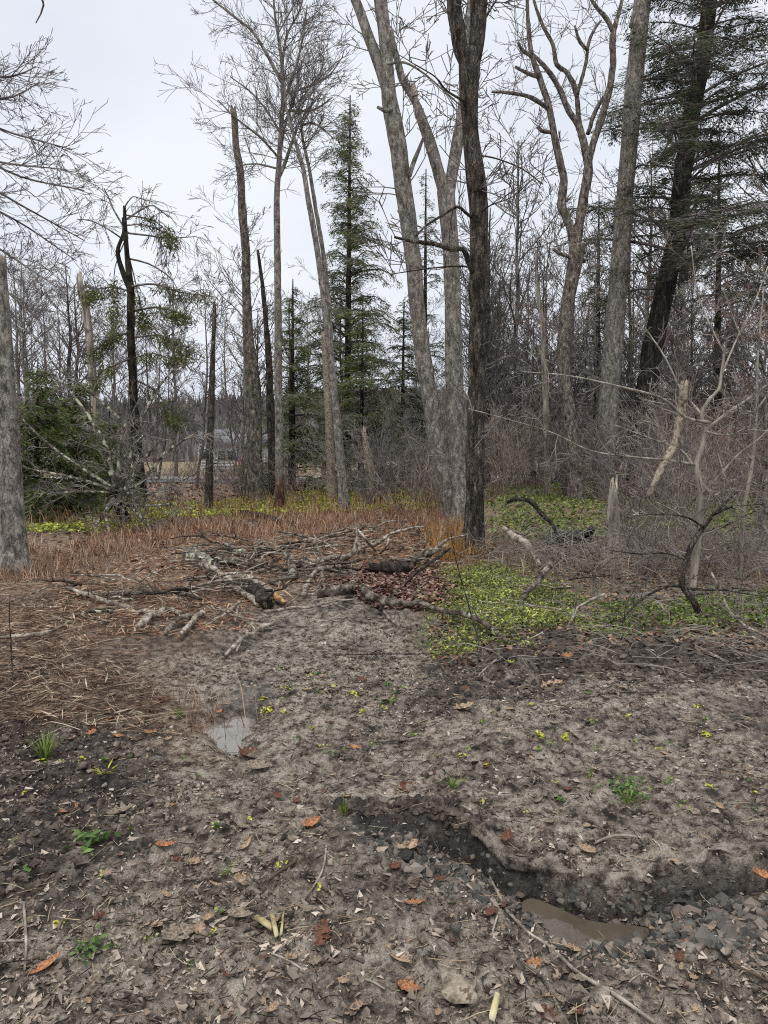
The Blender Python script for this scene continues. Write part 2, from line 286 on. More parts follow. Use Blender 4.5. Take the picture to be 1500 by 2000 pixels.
def ground_mat():
    m = bpy.data.materials.new('muddy ground'); m.use_nodes = True; n, l = m.node_tree.nodes, m.node_tree.links; b = n['Principled BSDF']
    tc = n.new('ShaderNodeTexCoord')
    def noise(s, d=6, r=.6, off=0):
        mp = n.new('ShaderNodeMapping'); mp.inputs['Location'].default_value = (off, off * .7, 0); l.new(tc.outputs['Object'], mp.inputs[0])
        x = n.new('ShaderNodeTexNoise'); x.inputs['Scale'].default_value = s; x.inputs['Detail'].default_value = d; x.inputs['Roughness'].default_value = r
        l.new(mp.outputs[0], x.inputs['Vector']); return x.outputs[0]
    def ramp(f, stops):
        r = n.new('ShaderNodeValToRGB'); e = r.color_ramp.elements
        while len(e) < len(stops): e.new(.5)
        for k, (p, c) in enumerate(stops): e[k].position = p; e[k].color = (*c, 1)
        l.new(f, r.inputs[0]); return r.outputs[0]
    def mix(f, a, c, kind='MIX'):
        x = n.new('ShaderNodeMix'); x.data_type = 'RGBA'; x.blend_type = kind
        if isinstance(f, float): x.inputs[0].default_value = f
        else: l.new(f, x.inputs[0])
        l.new(a, x.inputs[6]); l.new(c, x.inputs[7]); return x.outputs[2]
    def att(s):
        a = n.new('ShaderNodeAttribute'); a.attribute_name = s; return a.outputs['Fac']
    nb, nm, nf = noise(3.1, 6), noise(17, 8, .68, 3), noise(75, 5, .65, 9)
    mud = mix(ramp(nb, [(.41, (0, 0, 0)), (.56, (1, 1, 1))]),
              ramp(nm, [(.39, hx('2f2821')), (.49, hx('776b60')), (.58, hx('a59a8d'))]),
              ramp(nm, [(.39, hx('4f453b')), (.48, hx('a09385')), (.60, hx('cdc2b4'))]))
    mud = mix(.55, mud, ramp(nf, [(.33, (.42, .4, .38)), (.5, (.95, .93, .9)), (.66, (1.3, 1.27, 1.22))]), 'MULTIPLY')
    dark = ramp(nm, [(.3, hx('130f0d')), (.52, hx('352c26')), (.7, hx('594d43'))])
    brown = ramp(nm, [(.36, hx('45342a')), (.49, hx('86705f')), (.62, hx('b8a590'))])
    green = ramp(nm, [(.3, hx('1f2a14')), (.5, hx('45542a')), (.7, hx('7c8442'))])
    grey = ramp(nm, [(.34, hx('3c3833')), (.5, hx('757068')), (.66, hx('9a9387'))])
    lawn = ramp(nm, [(.3, hx('6b5c42')), (.5, hx('86755a')), (.7, hx('9e8f74'))])
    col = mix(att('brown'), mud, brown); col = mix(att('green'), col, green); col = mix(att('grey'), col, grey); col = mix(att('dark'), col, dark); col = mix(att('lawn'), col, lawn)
    l.new(col, b.inputs['Base Color'])
    mr = n.new('ShaderNodeMapRange'); mr.inputs[3].default_value = .86; mr.inputs[4].default_value = .3; l.new(att('wet'), mr.inputs[0])
    ad = n.new('ShaderNodeMath'); ad.operation = 'MULTIPLY_ADD'; ad.inputs[1].default_value = .25; l.new(nf, ad.inputs[0]); l.new(mr.outputs[0], ad.inputs[2])
    sb = n.new('ShaderNodeMath'); sb.operation = 'SUBTRACT'; sb.inputs[1].default_value = .12; l.new(ad.outputs[0], sb.inputs[0]); l.new(sb.outputs[0], b.inputs['Roughness'])
    b.inputs['Specular IOR Level'].default_value = .4
    b1 = n.new('ShaderNodeBump'); b1.inputs['Strength'].default_value = 1.0; b1.inputs['Distance'].default_value = .06; l.new(nm, b1.inputs['Height'])
    b2 = n.new('ShaderNodeBump'); b2.inputs['Strength'].default_value = 1.0; b2.inputs['Distance'].default_value = .02; l.new(nf, b2.inputs['Height'])
    l.new(b1.outputs[0], b2.inputs['Normal']); l.new(b2.outputs[0], b.inputs['Normal'])
    return m
M['ground'] = ground_mat()

# ------------------------------------------------------------------ mesh helpers
WORG = {}
def mk(name, V, quads=None, tris=None, m=None, parent=None, org=None, smooth=True, attrs=None):
    V = np.asarray(V, np.float64).reshape(-1, 3)
    base = WORG[parent.name] if parent is not None else (np.zeros(3) if org is None else np.asarray(org, float))
    q = np.zeros((0, 4), int) if quads is None or len(quads) == 0 else np.asarray(quads, int)
    t = np.zeros((0, 3), int) if tris is None or len(tris) == 0 else np.asarray(tris, int)
    me = bpy.data.meshes.new(name)
    me.vertices.add(len(V)); me.vertices.foreach_set('co', (V - base).astype(np.float32).ravel())
    nl = len(q) * 4 + len(t) * 3; me.loops.add(nl)
    me.loops.foreach_set('vertex_index', np.concatenate([q.ravel(), t.ravel()]).astype(np.int32))
    me.polygons.add(len(q) + len(t))
    starts = np.concatenate([np.arange(len(q)) * 4, len(q) * 4 + np.arange(len(t)) * 3]).astype(np.int32)
    me.polygons.foreach_set('loop_start', starts)
    if smooth: me.polygons.foreach_set('use_smooth', np.ones(len(q) + len(t), bool))
    for k, v in (attrs or {}).items():
        a = me.attributes.new(k, 'FLOAT', 'POINT'); a.data.foreach_set('value', np.asarray(v, np.float32))
    me.update(calc_edges=True)
    if m: me.materials.append(M[m] if isinstance(m, str) else m)
    o = bpy.data.objects.new(name, me); C.objects.link(o)
    if parent is not None: o.parent = parent
    else: o.location = base
    WORG[o.name] = base
    return o
def tag(o, label=None, cat=None, group=None, kind=None):
    for k, v in (('label', label), ('category', cat), ('group', group), ('kind', kind)):
        if v: o[k] = v
    return o
def thing(name, label, cat, org, group=None):
    o = bpy.data.objects.new(name, None); C.objects.link(o); o.location = org; o.empty_display_size = .2
    WORG[o.name] = np.asarray(org, float); return tag(o, label, cat, group)
def copy_tree(o, loc, rz=0, s=1.0, label=None, group=None, parent=None):
    c = o.copy(); C.objects.link(c)
    if parent is None:
        c.location = loc; c.rotation_euler = (0, 0, rz); c.scale = (s, s, s) if not isinstance(s, tuple) else s
        if label: c['label'] = label
        if group: c['group'] = group
    else: c.parent = parent
    for ch in list(o.children): copy_tree(ch, None, parent=c)
    return c

def smooth_path(pts, step):
    """Catmull-Rom through rows of values (x,y,z,r)."""
    p = np.asarray(pts, float); n = len(p)
    if n == 2: k = max(2, int(np.linalg.norm(p[1, :3] - p[0, :3]) / step)); t = np.linspace(0, 1, k + 1)[:, None]; return p[0] * (1 - t) + p[1] * t
    ext = np.vstack([2 * p[0] - p[1], p, 2 * p[-1] - p[-2]]); out = []
    for i in range(1, n):
        a, b, c, d = ext[i - 1:i + 3]; k = max(1, int(np.linalg.norm(c[:3] - b[:3]) / step))
        for j in range(k):
            t = j / k; out.append(.5 * ((2 * b) + (c - a) * t + (2 * a - 5 * b + 4 * c - d) * t * t + (3 * b - a - 3 * c + d) * t ** 3))
    out.append(p[-1]); return np.array(out)
def frames(pts):
    T = np.gradient(pts, axis=-2); T /= np.linalg.norm(T, axis=-1, keepdims=True) + 1e-12
    ref = np.where(np.abs(T[..., 0:1, 2:3]) > .8, np.array([1.0, 0, 0]), np.array([0, 0, 1.0]))
    N = np.empty_like(T); cur = np.broadcast_to(ref, T[..., 0:1, :].shape)[..., 0, :]
    for i in range(pts.shape[-2]):
        t = T[..., i, :]; cur = cur - t * np.sum(cur * t, -1, keepdims=True); cur = cur / (np.linalg.norm(cur, axis=-1, keepdims=True) + 1e-12); N[..., i, :] = cur
    return T, N, np.cross(T, N)
def limb_geo(path, sides=12, rough=.06, freq=5.0, seed=0, zst=.35, ridge=0.0, flare=0.0, jag=0.0, jag0=0.0):
    pts, r = path[:, :3], np.maximum(path[:, 3], .0015); T, N, B = frames(pts)
    th = np.linspace(0, 2 * math.pi, sides, endpoint=False)
    ct, st = np.cos(th)[None, :, None], np.sin(th)[None, :, None]
    D = N[:, None, :] * ct + B[:, None, :] * st
    s = np.concatenate([[0], np.cumsum(np.linalg.norm(np.diff(pts, axis=0), axis=1))])
    f = 1 / max(r.max(), .02) * .5
    n = vn3(ct[..., 0] * freq * .5 + seed, st[..., 0] * freq * .5, s[:, None] * f * zst * 2, seed) + .5 * vn3(ct[..., 0] * freq + seed, st[..., 0] * freq, s[:, None] * f * zst * 5, seed + 3)
    R = r[:, None] * (1 + rough * n)
    if ridge:
        k = vn3(ct[..., 0] * 5 + seed, st[..., 0] * 5, s[:, None] * f * .5, seed + 9); R = R * (1 + ridge * (1 - 2 * np.abs(k)))
    if flare:
        lobes = 1 + .35 * vn3(ct[..., 0] * 1.6 + seed, st[..., 0] * 1.6, np.zeros((1, 1)), seed + 5); R = R * (1 + flare * np.exp(-s[:, None] / .3) * lobes)
    V = pts[:, None, :] + D * R[..., None]
    if jag: V[-1] += T[-1] * (RNG.random(sides)[:, None] * jag * r[-1] * 2)
    if jag0: V[0] -= T[0] * (RNG.random(sides)[:, None] * jag0 * r[0] * 2)
    k = len(pts); i = np.arange(k - 1)[:, None] * sides; j = np.arange(sides)[None, :]; j2 = (j + 1) % sides
    Q = np.stack([i + j, i + j2, i + sides + j2, i + sides + j], -1).reshape(-1, 4)
    V = V.reshape(-1, 3)
    V = np.vstack([V, pts[0] - T[0] * r[0] * .15, pts[-1] + T[-1] * r[-1] * .2]); a, b = len(V) - 2, len(V) - 1
    jj = np.arange(sides); j3 = (jj + 1) % sides
    tr = np.vstack([np.stack([np.full(sides, a), j3, jj], -1), np.stack([np.full(sides, b), (k - 1) * sides + jj, (k - 1) * sides + j3], -1)])
    return V, Q, tr

class Tubes:
    def __init__(s): s.g = {}
    def add(s, pts, rad, sides=3): s.g.setdefault((len(pts), sides), []).append((pts, rad))
    def arrays(s):
        VV, QQ, off, RR = [], [], 0, []
        for (n, sd), L in s.g.items():
            p = np.array([a for a, _ in L], float); r = np.array([b for _, b in L], float)
            T, N, B = frames(p); th = np.linspace(0, 2 * math.pi, sd, endpoint=False)
            D = N[:, :, None, :] * np.cos(th)[None, None, :, None] + B[:, :, None, :] * np.sin(th)[None, None, :, None]
            V = p[:, :, None, :] + D * r[:, :, None, None]; b = len(L)
            i = np.arange(n - 1)[:, None] * sd; j = np.arange(sd)[None, :]; j2 = (j + 1) % sd
            Q = np.stack([i + j, i + j2, i + sd + j2, i + sd + j], -1).reshape(-1, 4)
            QQ.append((Q[None] + (np.arange(b) * n * sd)[:, None, None]).reshape(-1, 4) + off); VV.append(V.reshape(-1, 3)); off += b * n * sd
            RR.append(np.repeat(RNG.random(b), n * sd))
        return np.vstack(VV), np.vstack(QQ), np.concatenate(RR)
    def build(s, name, m, parent=None, org=None):
        V, Q, R = s.arrays(); return mk(name, V, Q, None, m, parent, org, True, {'rnd': R})

U = random.uniform
def nrm(v): l = math.sqrt(v[0] ** 2 + v[1] ** 2 + v[2] ** 2) or 1; return (v[0] / l, v[1] / l, v[2] / l)
def rdir(): return nrm((random.gauss(0, 1), random.gauss(0, 1), random.gauss(0, 1)))
def grow(T, p, d, L, r, lev, cfg):
    """cfg: wander, up, kids, ratio, angle, rmin"""
    n = 5 if lev > 1 else 4
    pts = [p]; rad = [r]; ds = [d]; w = cfg['wander']; up = cfg['up']
    tip = cfg.get('tip', .35)
    for i in range(n - 1):
        q = rdir(); d = nrm((d[0] + q[0] * w, d[1] + q[1] * w, d[2] + q[2] * w + up)); s = L / (n - 1)
        p = (p[0] + d[0] * s, p[1] + d[1] * s, p[2] + d[2] * s); pts.append(p); ds.append(d); rad.append(max(cfg['rmin'], r * (1 - (1 - tip) * (i + 1) / (n - 1))))
    T.add(pts, rad, 4 if r > .02 else 3)
    if lev <= 0: return
    k = cfg['kids'][lev] if isinstance(cfg['kids'], (list, tuple)) else cfg['kids']
    for c in range(k):
        f = U(.18, 1.0); i = min(n - 2, int(f * (n - 1))); g = f * (n - 1) - i
        q = tuple(pts[i][z] * (1 - g) + pts[i + 1][z] * g for z in range(3)); dd = ds[i]
        o = rdir(); dot = sum(o[z] * dd[z] for z in range(3)); o = nrm(tuple(o[z] - dot * dd[z] for z in range(3)))
        a = math.radians(random.gauss(cfg['angle'], 10)); nd = nrm(tuple(dd[z] * math.cos(a) + o[z] * math.sin(a) for z in range(3)))
        grow(T, q, nd, L * cfg['ratio'] * U(.6, 1.15) * (1 - .35 * f), max(cfg['rmin'], rad[i] * .6), lev - 1, cfg)
def sprout(T, path, n, L, lev, cfg, f0=0.0, f1=1.0, rr=.4, bias=(0, 0, 0), out=1.0, rmax=.05):
    path = np.asarray(path); m = len(path)
    for _ in range(n):
        f = U(f0, f1) * (m - 1); i = min(m - 2, int(f)); p = path[i] + (path[i + 1] - path[i]) * (f - i); t = path[i + 1][:3] - path[i][:3]; t = t / (np.linalg.norm(t) + 1e-9)
        o = np.array(rdir()); o -= t * o.dot(t); o /= np.linalg.norm(o) + 1e-9
        d = nrm(tuple(t * U(.2, .9) + o * out + np.array(bias)))
        grow(T, tuple(p[:3]), d, L * U(.6, 1.2), min(rmax, max(cfg['rmin'], p[3] * rr)), lev, cfg)

def leaves(cent, d, up, L, W, fold=.2, curl=0.0):
    """rhombic folded leaves: cent (n,3), direction, normal, length, width arrays -> V, tris"""
    n = len(cent); d = d / (np.linalg.norm(d, axis=1, keepdims=True) + 1e-9); s = np.cross(up, d); s /= np.linalg.norm(s, axis=1, keepdims=True) + 1e-9; u = np.cross(d, s)
    L = np.broadcast_to(L, (n,))[:, None]; W = np.broadcast_to(W, (n,))[:, None]; fo = np.broadcast_to(fold, (n,))[:, None]; cu = np.broadcast_to(curl, (n,))[:, None]
    b = cent - d * L * .5 + u * L * cu; t = cent + d * L * .5 + u * L * cu; m = cent; l = cent + s * W * .5 + u * W * fo - d * L * .05; r = cent - s * W * .5 + u * W * fo - d * L * .05
    V = np.stack([b, t, m, l, r], 1).reshape(-1, 3)
    F = np.array([[0, 4, 2], [2, 4, 1], [0, 2, 3], [2, 1, 3]]); return V, (F[None] + (np.arange(n) * 5)[:, None, None]).reshape(-1, 3)
def rnorm(n, tilt):
    a = RNG.normal(0, tilt, (n, 2)); v = np.column_stack([a, np.ones(n)]); return v / np.linalg.norm(v, axis=1, keepdims=True)
def rflat(n, z=0.0):
    a = RNG.random(n) * 2 * math.pi; return np.column_stack([np.cos(a), np.sin(a), RNG.normal(0, z, n) if z else np.zeros(n)])
def scatter(poly, n, power=0.0, wob=.15):
    """n ground points inside a world polygon, thinning with distance by y^-power"""
    poly = np.asarray(poly)[:, :2]; lo, hi = poly.min(0), poly.max(0); xs, ys = np.zeros(0), np.zeros(0)
    for _ in range(60):
        k = n * 3; y = lo[1] + (hi[1] - lo[1]) * RNG.random(k); x = lo[0] + (hi[0] - lo[0]) * RNG.random(k)
        ok = (sdpoly(poly, x, y) + wob * fbm2(x, y, 1.5, 3, 77) < 0)
        if power: ok &= RNG.random(k) < (lo[1] / y) ** power
        xs = np.concatenate([xs, x[ok]]); ys = np.concatenate([ys, y[ok]])
        if len(xs) >= n: break
    return xs[:n], ys[:n]

# ------------------------------------------------------------------ ground sheet
nx, ny = len(GXS), len(GYS); X, Y, Z = GX.ravel(), GY.ravel(), GZ.ravel()
idx = np.arange(nx * ny).reshape(ny, nx); GQ = np.stack([idx[:-1, :-1], idx[:-1, 1:], idx[1:, 1:], idx[1:, :-1]], -1).reshape(-1, 4)
far = sstep(9, 12, Y)
a_br = np.maximum.reduce([inside(GRASS, X, Y, .5, .6), inside(LITTER, X, Y, .15, .1), inside(BRUSH, X, Y, .4, .2), far]); a_br = a_br * (Y < 120)
a_gr = np.clip(inside(VINCA_N, X, Y, .35, .4) * .35, 0, 1)
a_gy = np.maximum(inside(GULLY, X, Y, .08, .06), inside(SEEP, X, Y, .1, .05) * .7)
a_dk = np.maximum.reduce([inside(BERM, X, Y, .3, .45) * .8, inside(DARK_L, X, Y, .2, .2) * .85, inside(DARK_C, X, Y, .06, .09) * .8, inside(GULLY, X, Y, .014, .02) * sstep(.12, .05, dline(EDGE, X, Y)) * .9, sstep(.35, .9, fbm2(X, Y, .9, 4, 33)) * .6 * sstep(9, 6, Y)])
a_wt = np.maximum.reduce([inside(GULLY, X, Y, .08, .05), inside(SEEP, X, Y, .15, .05), inside(PUD1, X, Y, .25), a_dk * .5, sstep(.1, .8, fbm2(X, Y, 1.3, 3, 35)) * .45])
a_lw = sstep(38, 40, Y) * sstep(-2, -6, X)
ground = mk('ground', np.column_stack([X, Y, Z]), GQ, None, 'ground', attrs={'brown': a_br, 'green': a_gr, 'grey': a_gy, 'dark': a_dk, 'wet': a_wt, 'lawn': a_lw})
tag(ground, 'rutted brown mud clearing running back into the leaf strewn woodland floor', 'ground', kind='structure')

def sheet(name, poly, z, m, grow_by=1.0):
    p = np.asarray(poly)[:, :2]; c = p.mean(0); p = c + (p - c) * grow_by
    q = smooth_path(np.column_stack([np.vstack([p, p[:1]]), np.zeros((len(p) + 1, 2))]), .02)[:-1, :2]; n = len(q)
    V = np.vstack([np.column_stack([q, np.full(n, z)]), [[c[0], c[1], z]]]); t = np.stack([np.arange(n), (np.arange(n) + 1) % n, np.full(n, n)], -1)
    return mk(name, V, None, t, m, smooth=False)
def pz(poly, dz): p = np.asarray(poly); return float(np.median(hgt(p[:, 0], p[:, 1]))) + dz
for poly, dz, lb in ((PUD1, .03, 'grey sky reflecting puddle in the middle of the mud track'), (PUD2, -.099, 'shallow muddy puddle under the slate bank'), (PUD3, -.10, 'brown puddle at the edge of the slate chips')):
    tag(sheet('puddle_water', poly, hz(*np.asarray(poly)[:, :2].mean(0)) + dz if dz > 0 else dz, 'water' if dz > 0 else 'water_brown', 1.4 if dz > 0 else 1.3), lb, 'puddle', kind='structure')

LIP = [(900, 1640), (960, 1662), (1060, 1690), (1150, 1718), (1230, 1724), (1330, 1700), (1420, 1692), (1500, 1668), (1600, 1650)]
lp_ = smooth_path([[*flat(a, b - 6), .03] for a, b in LIP], .012); nl_ = len(lp_); na_ = 12; V = []
nn_ = fbm2(np.arange(nl_) * .012, np.zeros(nl_), 9, 4, 5)
for i in range(nl_):
    t_ = lp_[min(i + 1, nl_ - 1), :2] - lp_[max(i - 1, 0), :2]; t_ = t_ / np.linalg.norm(t_); o_ = np.array([t_[1], -t_[0]])        # towards the gully
    w_ = (.035 + .03 * nn_[i]) * min(1, .05 + i / 18); zt = hz(lp_[i, 0], lp_[i, 1] + .03)
    for k, (a, b) in enumerate(((-.10, -.045), (-.07, -.012), (-.03, .008), (.2, .012), (.6, .006), (.95, -.004), (1.05, -.018), (.9, -.03), (.4, -.042), (-.02, -.055), (-.06, -.06), (-.10, -.06))):
        q = (a if a < 0 else a * w_) + .010 * vn2(np.array(i * .25), np.array(k * .9), 3); V.append([lp_[i, 0] + o_[0] * q, lp_[i, 1] + o_[1] * q, zt + b + .008 * float(vn2(np.array(i * .35), np.array(k * 1.3), 8))])
i_ = np.arange(nl_ - 1)[:, None] * na_; j_ = np.arange(na_)[None, :]; j2_ = (j_ + 1) % na_
tag(mk('mud_bank', V, np.stack([i_ + j_, i_ + j2_, i_ + na_ + j2_, i_ + na_ + j_], -1).reshape(-1, 4), None, 'ground', attrs={k: np.zeros(len(V)) for k in ('brown', 'green', 'grey', 'dark', 'wet', 'lawn')}), 'undercut lip of mud along the gully at lower right', 'mud bank', kind='structure')
# road, ridge
rd = np.asarray(ROAD); 
tag(mk('road', np.column_stack([rd, hgt(rd[:, 0], rd[:, 1]) + .03]), [[0, 1, 4, 5], [1, 2, 3, 4]], None, 'asphalt', smooth=False), 'grey asphalt lane crossing beyond the trees', 'road', kind='structure')
for a, b in ((4, 5), (3, 4)):
    p, q = rd[a], rd[b]; nn = np.array([q[1] - p[1], p[0] - q[0]]); nn = nn / np.linalg.norm(nn); nn = nn * (1 if nn[1] > 0 else -1)
    c = [p, q, q + nn * .35, p + nn * .35]; z0, z1 = -.02, .14
    V = [[*k, hz(*k) + z0] for k in c] + [[*k, hz(*k) + z1] for k in c]
    tag(mk('kerb', V, [[0, 1, 5, 4], [1, 2, 6, 5], [2, 3, 7, 6], [3, 0, 4, 7], [4, 5, 6, 7]], None, 'white_paint', smooth=False), 'pale kerb along the far side of the lane', 'kerb', kind='structure')
hxs, hys = np.linspace(-260, 260, 90), np.linspace(150, 330, 24); HX, HY = [a.ravel() for a in np.meshgrid(hxs, hys)]
def hillz(x, y): return -2 + sstep(150, 235, y) * (16.5 + 2.5 * fbm2(x, y, .012, 2, 7)) 
ix = np.arange(90 * 24).reshape(24, 90)
tag(mk('hill', np.column_stack([HX, HY, hillz(HX, HY)]), np.stack([ix[:-1, :-1], ix[:-1, 1:], ix[1:, 1:], ix[1:, :-1]], -1).reshape(-1, 4), None, 'hill'), 'low wooded ridge closing the view behind the houses', 'hill', kind='structure')
n = 9000
tx, ty = RNG.uniform(-180, 120, n), RNG.uniform(152, 250, n); tz = hillz(tx, ty); hh = RNG.uniform(3, 6.5, n)
V, F = leaves(np.column_stack([tx, ty, tz + hh * .45]), np.tile([0, 0, 1.0], (n, 1)) + RNG.normal(0, .05, (n, 3)), rflat(n), hh, RNG.uniform(.5, 1.9, n), .3)
tag(mk('distant_woods', V, None, F, 'hilltrees', attrs={'rnd': np.repeat(RNG.random(n), 5)}), 'grey brown mass of bare woods on the far ridge', 'woods', kind='stuff')

# ------------------------------------------------------------------ far houses, flag
def boxv(c, s):
    c, s = np.asarray(c, float), np.asarray(s, float) / 2
    return [c + s * np.array(k) for k in ((-1, -1, -1), (1, -1, -1), (1, 1, -1), (-1, 1, -1), (-1, -1, 1), (1, -1, 1), (1, 1, 1), (-1, 1, 1))]
BQ = [[0, 3, 2, 1], [4, 5, 6, 7], [0, 1, 5, 4], [1, 2, 6, 5], [2, 3, 7, 6], [3, 0, 4, 7]]
def box(name, c, s, m, parent=None, org=None): return mk(name, boxv(c, s), BQ, None, m, parent, org, smooth=False)
def house(label, x0, x1, Y, hw, hr, wins, door=None):
    g = hz((x0 + x1) / 2, Y) - .1; cx, w, D = (x0 + x1) / 2, x1 - x0, 6.0
    t = thing('house', label, 'house', (cx, Y, g))
    box('wall', (cx, Y + D / 2, g + hw / 2), (w, D, hw), 'white_siding', t)
    e = .35; V = [(x0 - e, Y - e, g + hw), (x1 + e, Y - e, g + hw), (x1 + e, Y + D + e, g + hw), (x0 - e, Y + D + e, g + hw), (x0 - e, Y + D / 2, g + hw + hr), (x1 + e, Y + D / 2, g + hw + hr)]
    mk('roof', V, [[0, 1, 5, 4], [2, 3, 4, 5], [0, 3, 2, 1]], [[0, 4, 3], [1, 2, 5]], 'roof_grey', t, smooth=False)
    for k in range(int(hw / .28)):
        box('siding_board', (cx, Y - .012, g + .14 + k * .28), (w - .02, .02, .25), 'white_siding', t)
    for f, z, ww, hh in wins:
        wd = box('window', (x0 + w * f, Y - .03, g + z), (ww, .06, hh), 'white_paint', t)
        box('pane', (x0 + w * f, Y - .065, g + z), (ww - .16, .02, hh - .16), 'glass', wd)
    if door:
        d = box('door', (x0 + w * door, Y - .035, g + 1.0), (.95, .06, 2.0), 'roof_grey', t); box('handle', (x0 + w * door + .35, Y - .09, g + 1.0), (.06, .06, .12), 'glass', d)
Y0 = 62; sx = Y0 / FPX
house('small white house with grey roof beyond the lane, behind the thin snag', (352 - 750) * sx, (408 - 750) * sx, Y0 + 6, 2.6, 1.3, [(.25, 1.5, 1.0, 1.1), (.72, 1.5, .9, 1.1)])
house('long low white house with grey roof beyond the lane, behind the flag', (418 - 750) * sx, (520 - 750) * sx, Y0, 2.1, 1.1, [(.16, 1.3, .8, .9), (.34, 1.3, .8, .9), (.78, 1.3, .9, .9)], .55)
house('white house glimpsed through the wood behind the big forked maple', (842 - 750) * sx, (990 - 750) * sx, Y0 + 2, 2.4, 1.2, [(.12, 1.4, .8, 1.2), (.3, 1.4, .8, 1.2), (.66, 1.4, .9, 1.2), (.84, 1.4, .7, 1.2)], .48)
# flag on a leaning pole
FY = 31.0; fb = P(479, 958, FY); fb[2] = hz(fb[0], fb[1]); ft = P(474, 884, FY)
t = thing('flag', 'red and white striped flag hanging limp on a thin pole by the lane', 'flag', fb)
pole = Tubes(); pole.add([tuple(fb), tuple((fb + ft) / 2), tuple(ft)], [.022, .02, .016], 8); pole.build('pole', 'bark_pale', t)
def cloth(u, v):                      # u down the fly, v across
    p = P(473.0 - v * 13 - u * 3.0, 889 + u * 27 + v * 5, FY); p[1] += .05 * math.sin(v * 9 + u * 2); return p
for k in range(9):
    v0, v1 = k / 9, (k + 1) / 9; V, Q = [], []
    for i in range(7):
        u0 = (.42 if k < 0 else 0); u = u0 + (1 - u0) * i / 6; V += [cloth(u, v0), cloth(u, v1)]
        if i: j = len(V); Q.append([j - 4, j - 3, j - 1, j - 2])
    mk('stripe', V, Q, None, 'flag_red' if k % 2 == 0 else 'flag_white', t)
V, Q = [], []
for i in range(4):
    for j in range(5): p = cloth(.0 + .3 * i / 3, .45 + .55 * j / 4); p[1] -= .012; V.append(p)
for i in range(3):
    for j in range(4): a = i * 5 + j; Q.append([a, a + 1, a + 6, a + 5])
mk('canton', V, Q, None, 'flag_blue', t)

# ------------------------------------------------------------------ traced trees
WSC = [1.0]
def path_px(pix, Y, step=.12):
    """pix rows: (px, py, width_px[, depth offset]) -> smooth world path with radius"""
    rows = []
    for p in pix:
        yy = Y + (p[3] if len(p) > 3 else 0); w = P(p[0], p[1], yy); rows.append([*w, p[2] * WSC[0] * yy / FPX / 2])
    return smooth_path(rows, step)
def to_ground(path, sink=.12):
    """extend the first end down into the ground"""
    p = path[0].copy(); z = hz(p[0], p[1]) - sink
    if p[2] > z:
        k = max(2, int((p[2] - z) / .12)); t = np.linspace(0, 1, k, endpoint=False)[:, None]
        q = np.array([p[0], p[1], z, p[3] * 1.08]); return np.vstack([q * (1 - t) + p * t, path])
    return path
SEED = [0]
def add_limb(parent, name, path, m, sides=12, **kw):
    SEED[0] += 1; V, Q, T3 = limb_geo(path, sides, seed=SEED[0], **kw); return mk(name, V, Q, T3, m, parent)
def splinter(parent, name, p, d, r, L, m, n=7):
    V, T3 = [], []; d = np.array(nrm(tuple(d))); a = np.array([1.0, 0, 0]) if abs(d[0]) < .8 else np.array([0, 1.0, 0]); s = np.cross(d, a); s /= np.linalg.norm(s); u = np.cross(d, s)
    for k in range(n):
        th = 2 * math.pi * k / n + U(-.3, .3); c = p + (s * math.cos(th) + u * math.sin(th)) * r * U(.25, .75); w = r * U(.22, .42); b = len(V)
        for q in range(4): V.append(c + (s * math.cos(q * 1.57) + u * math.sin(q * 1.57)) * w - d * r * .3)
        V.append(c + d * L * U(.3, 1) + (s * U(-1, 1) + u * U(-1, 1)) * r * .25)
        T3 += [[b, b + 1, b + 4], [b + 1, b + 2, b + 4], [b + 2, b + 3, b + 4], [b + 3, b, b + 4]]
    return mk(name, V, None, T3, m, parent, smooth=False)
FINE = dict(wander=.22, up=.05, kids=[0, 5, 5, 4], ratio=.6, angle=34, rmin=.0045)
STIFF = dict(wander=.2, up=.03, kids=[0, 4, 4, 3], ratio=.52, angle=40, rmin=.0065)
DROOP = dict(wander=.14, up=-.05, kids=[0, 5, 5, 4], ratio=.5, angle=35, rmin=.0065)
GNARL = dict(wander=.32, up=.04, kids=[0, 4, 4, 3], ratio=.52, angle=48, rmin=.007)

def tree(label, trunk, Y, m, limbs=(), crown=None, sides=16, cat='tree', name='bare_tree', kw=None, limb_m=None, limb_kw=None, group=None, step=.1):
    pt = to_ground(path_px(trunk, Y, step)); org = pt[0, :3].copy(); org[2] += .12
    t = thing(name, label, cat, org, group)
    add_limb(t, 'trunk', pt, m, sides, **(kw or dict(rough=.08, flare=.6)))
    lp = []
    for L in limbs:
        p = path_px(L, Y, step); lp.append(p); add_limb(t, 'limb', p, limb_m or m, 10, **(limb_kw or dict(rough=.12)))
    return t, pt, lp

# left edge snag
t, pt, _ = tree('grey snapped off tree trunk at the left edge of the clearing', [(33, 1128, 52), (27, 1060, 46), (19, 900, 42), (10, 760, 38), (2, 640, 36), (-4, 560, 34), (-4, 522, 28)], 8.7, 'bark_grey', name='tree_snag', sides=26, kw=dict(rough=.07, flare=.4, jag=1.2), step=.06)
splinter(t, 'splintered_top', pt[-1, :3], (0, 0, 1), pt[-1, 3], .12, 'stripped')
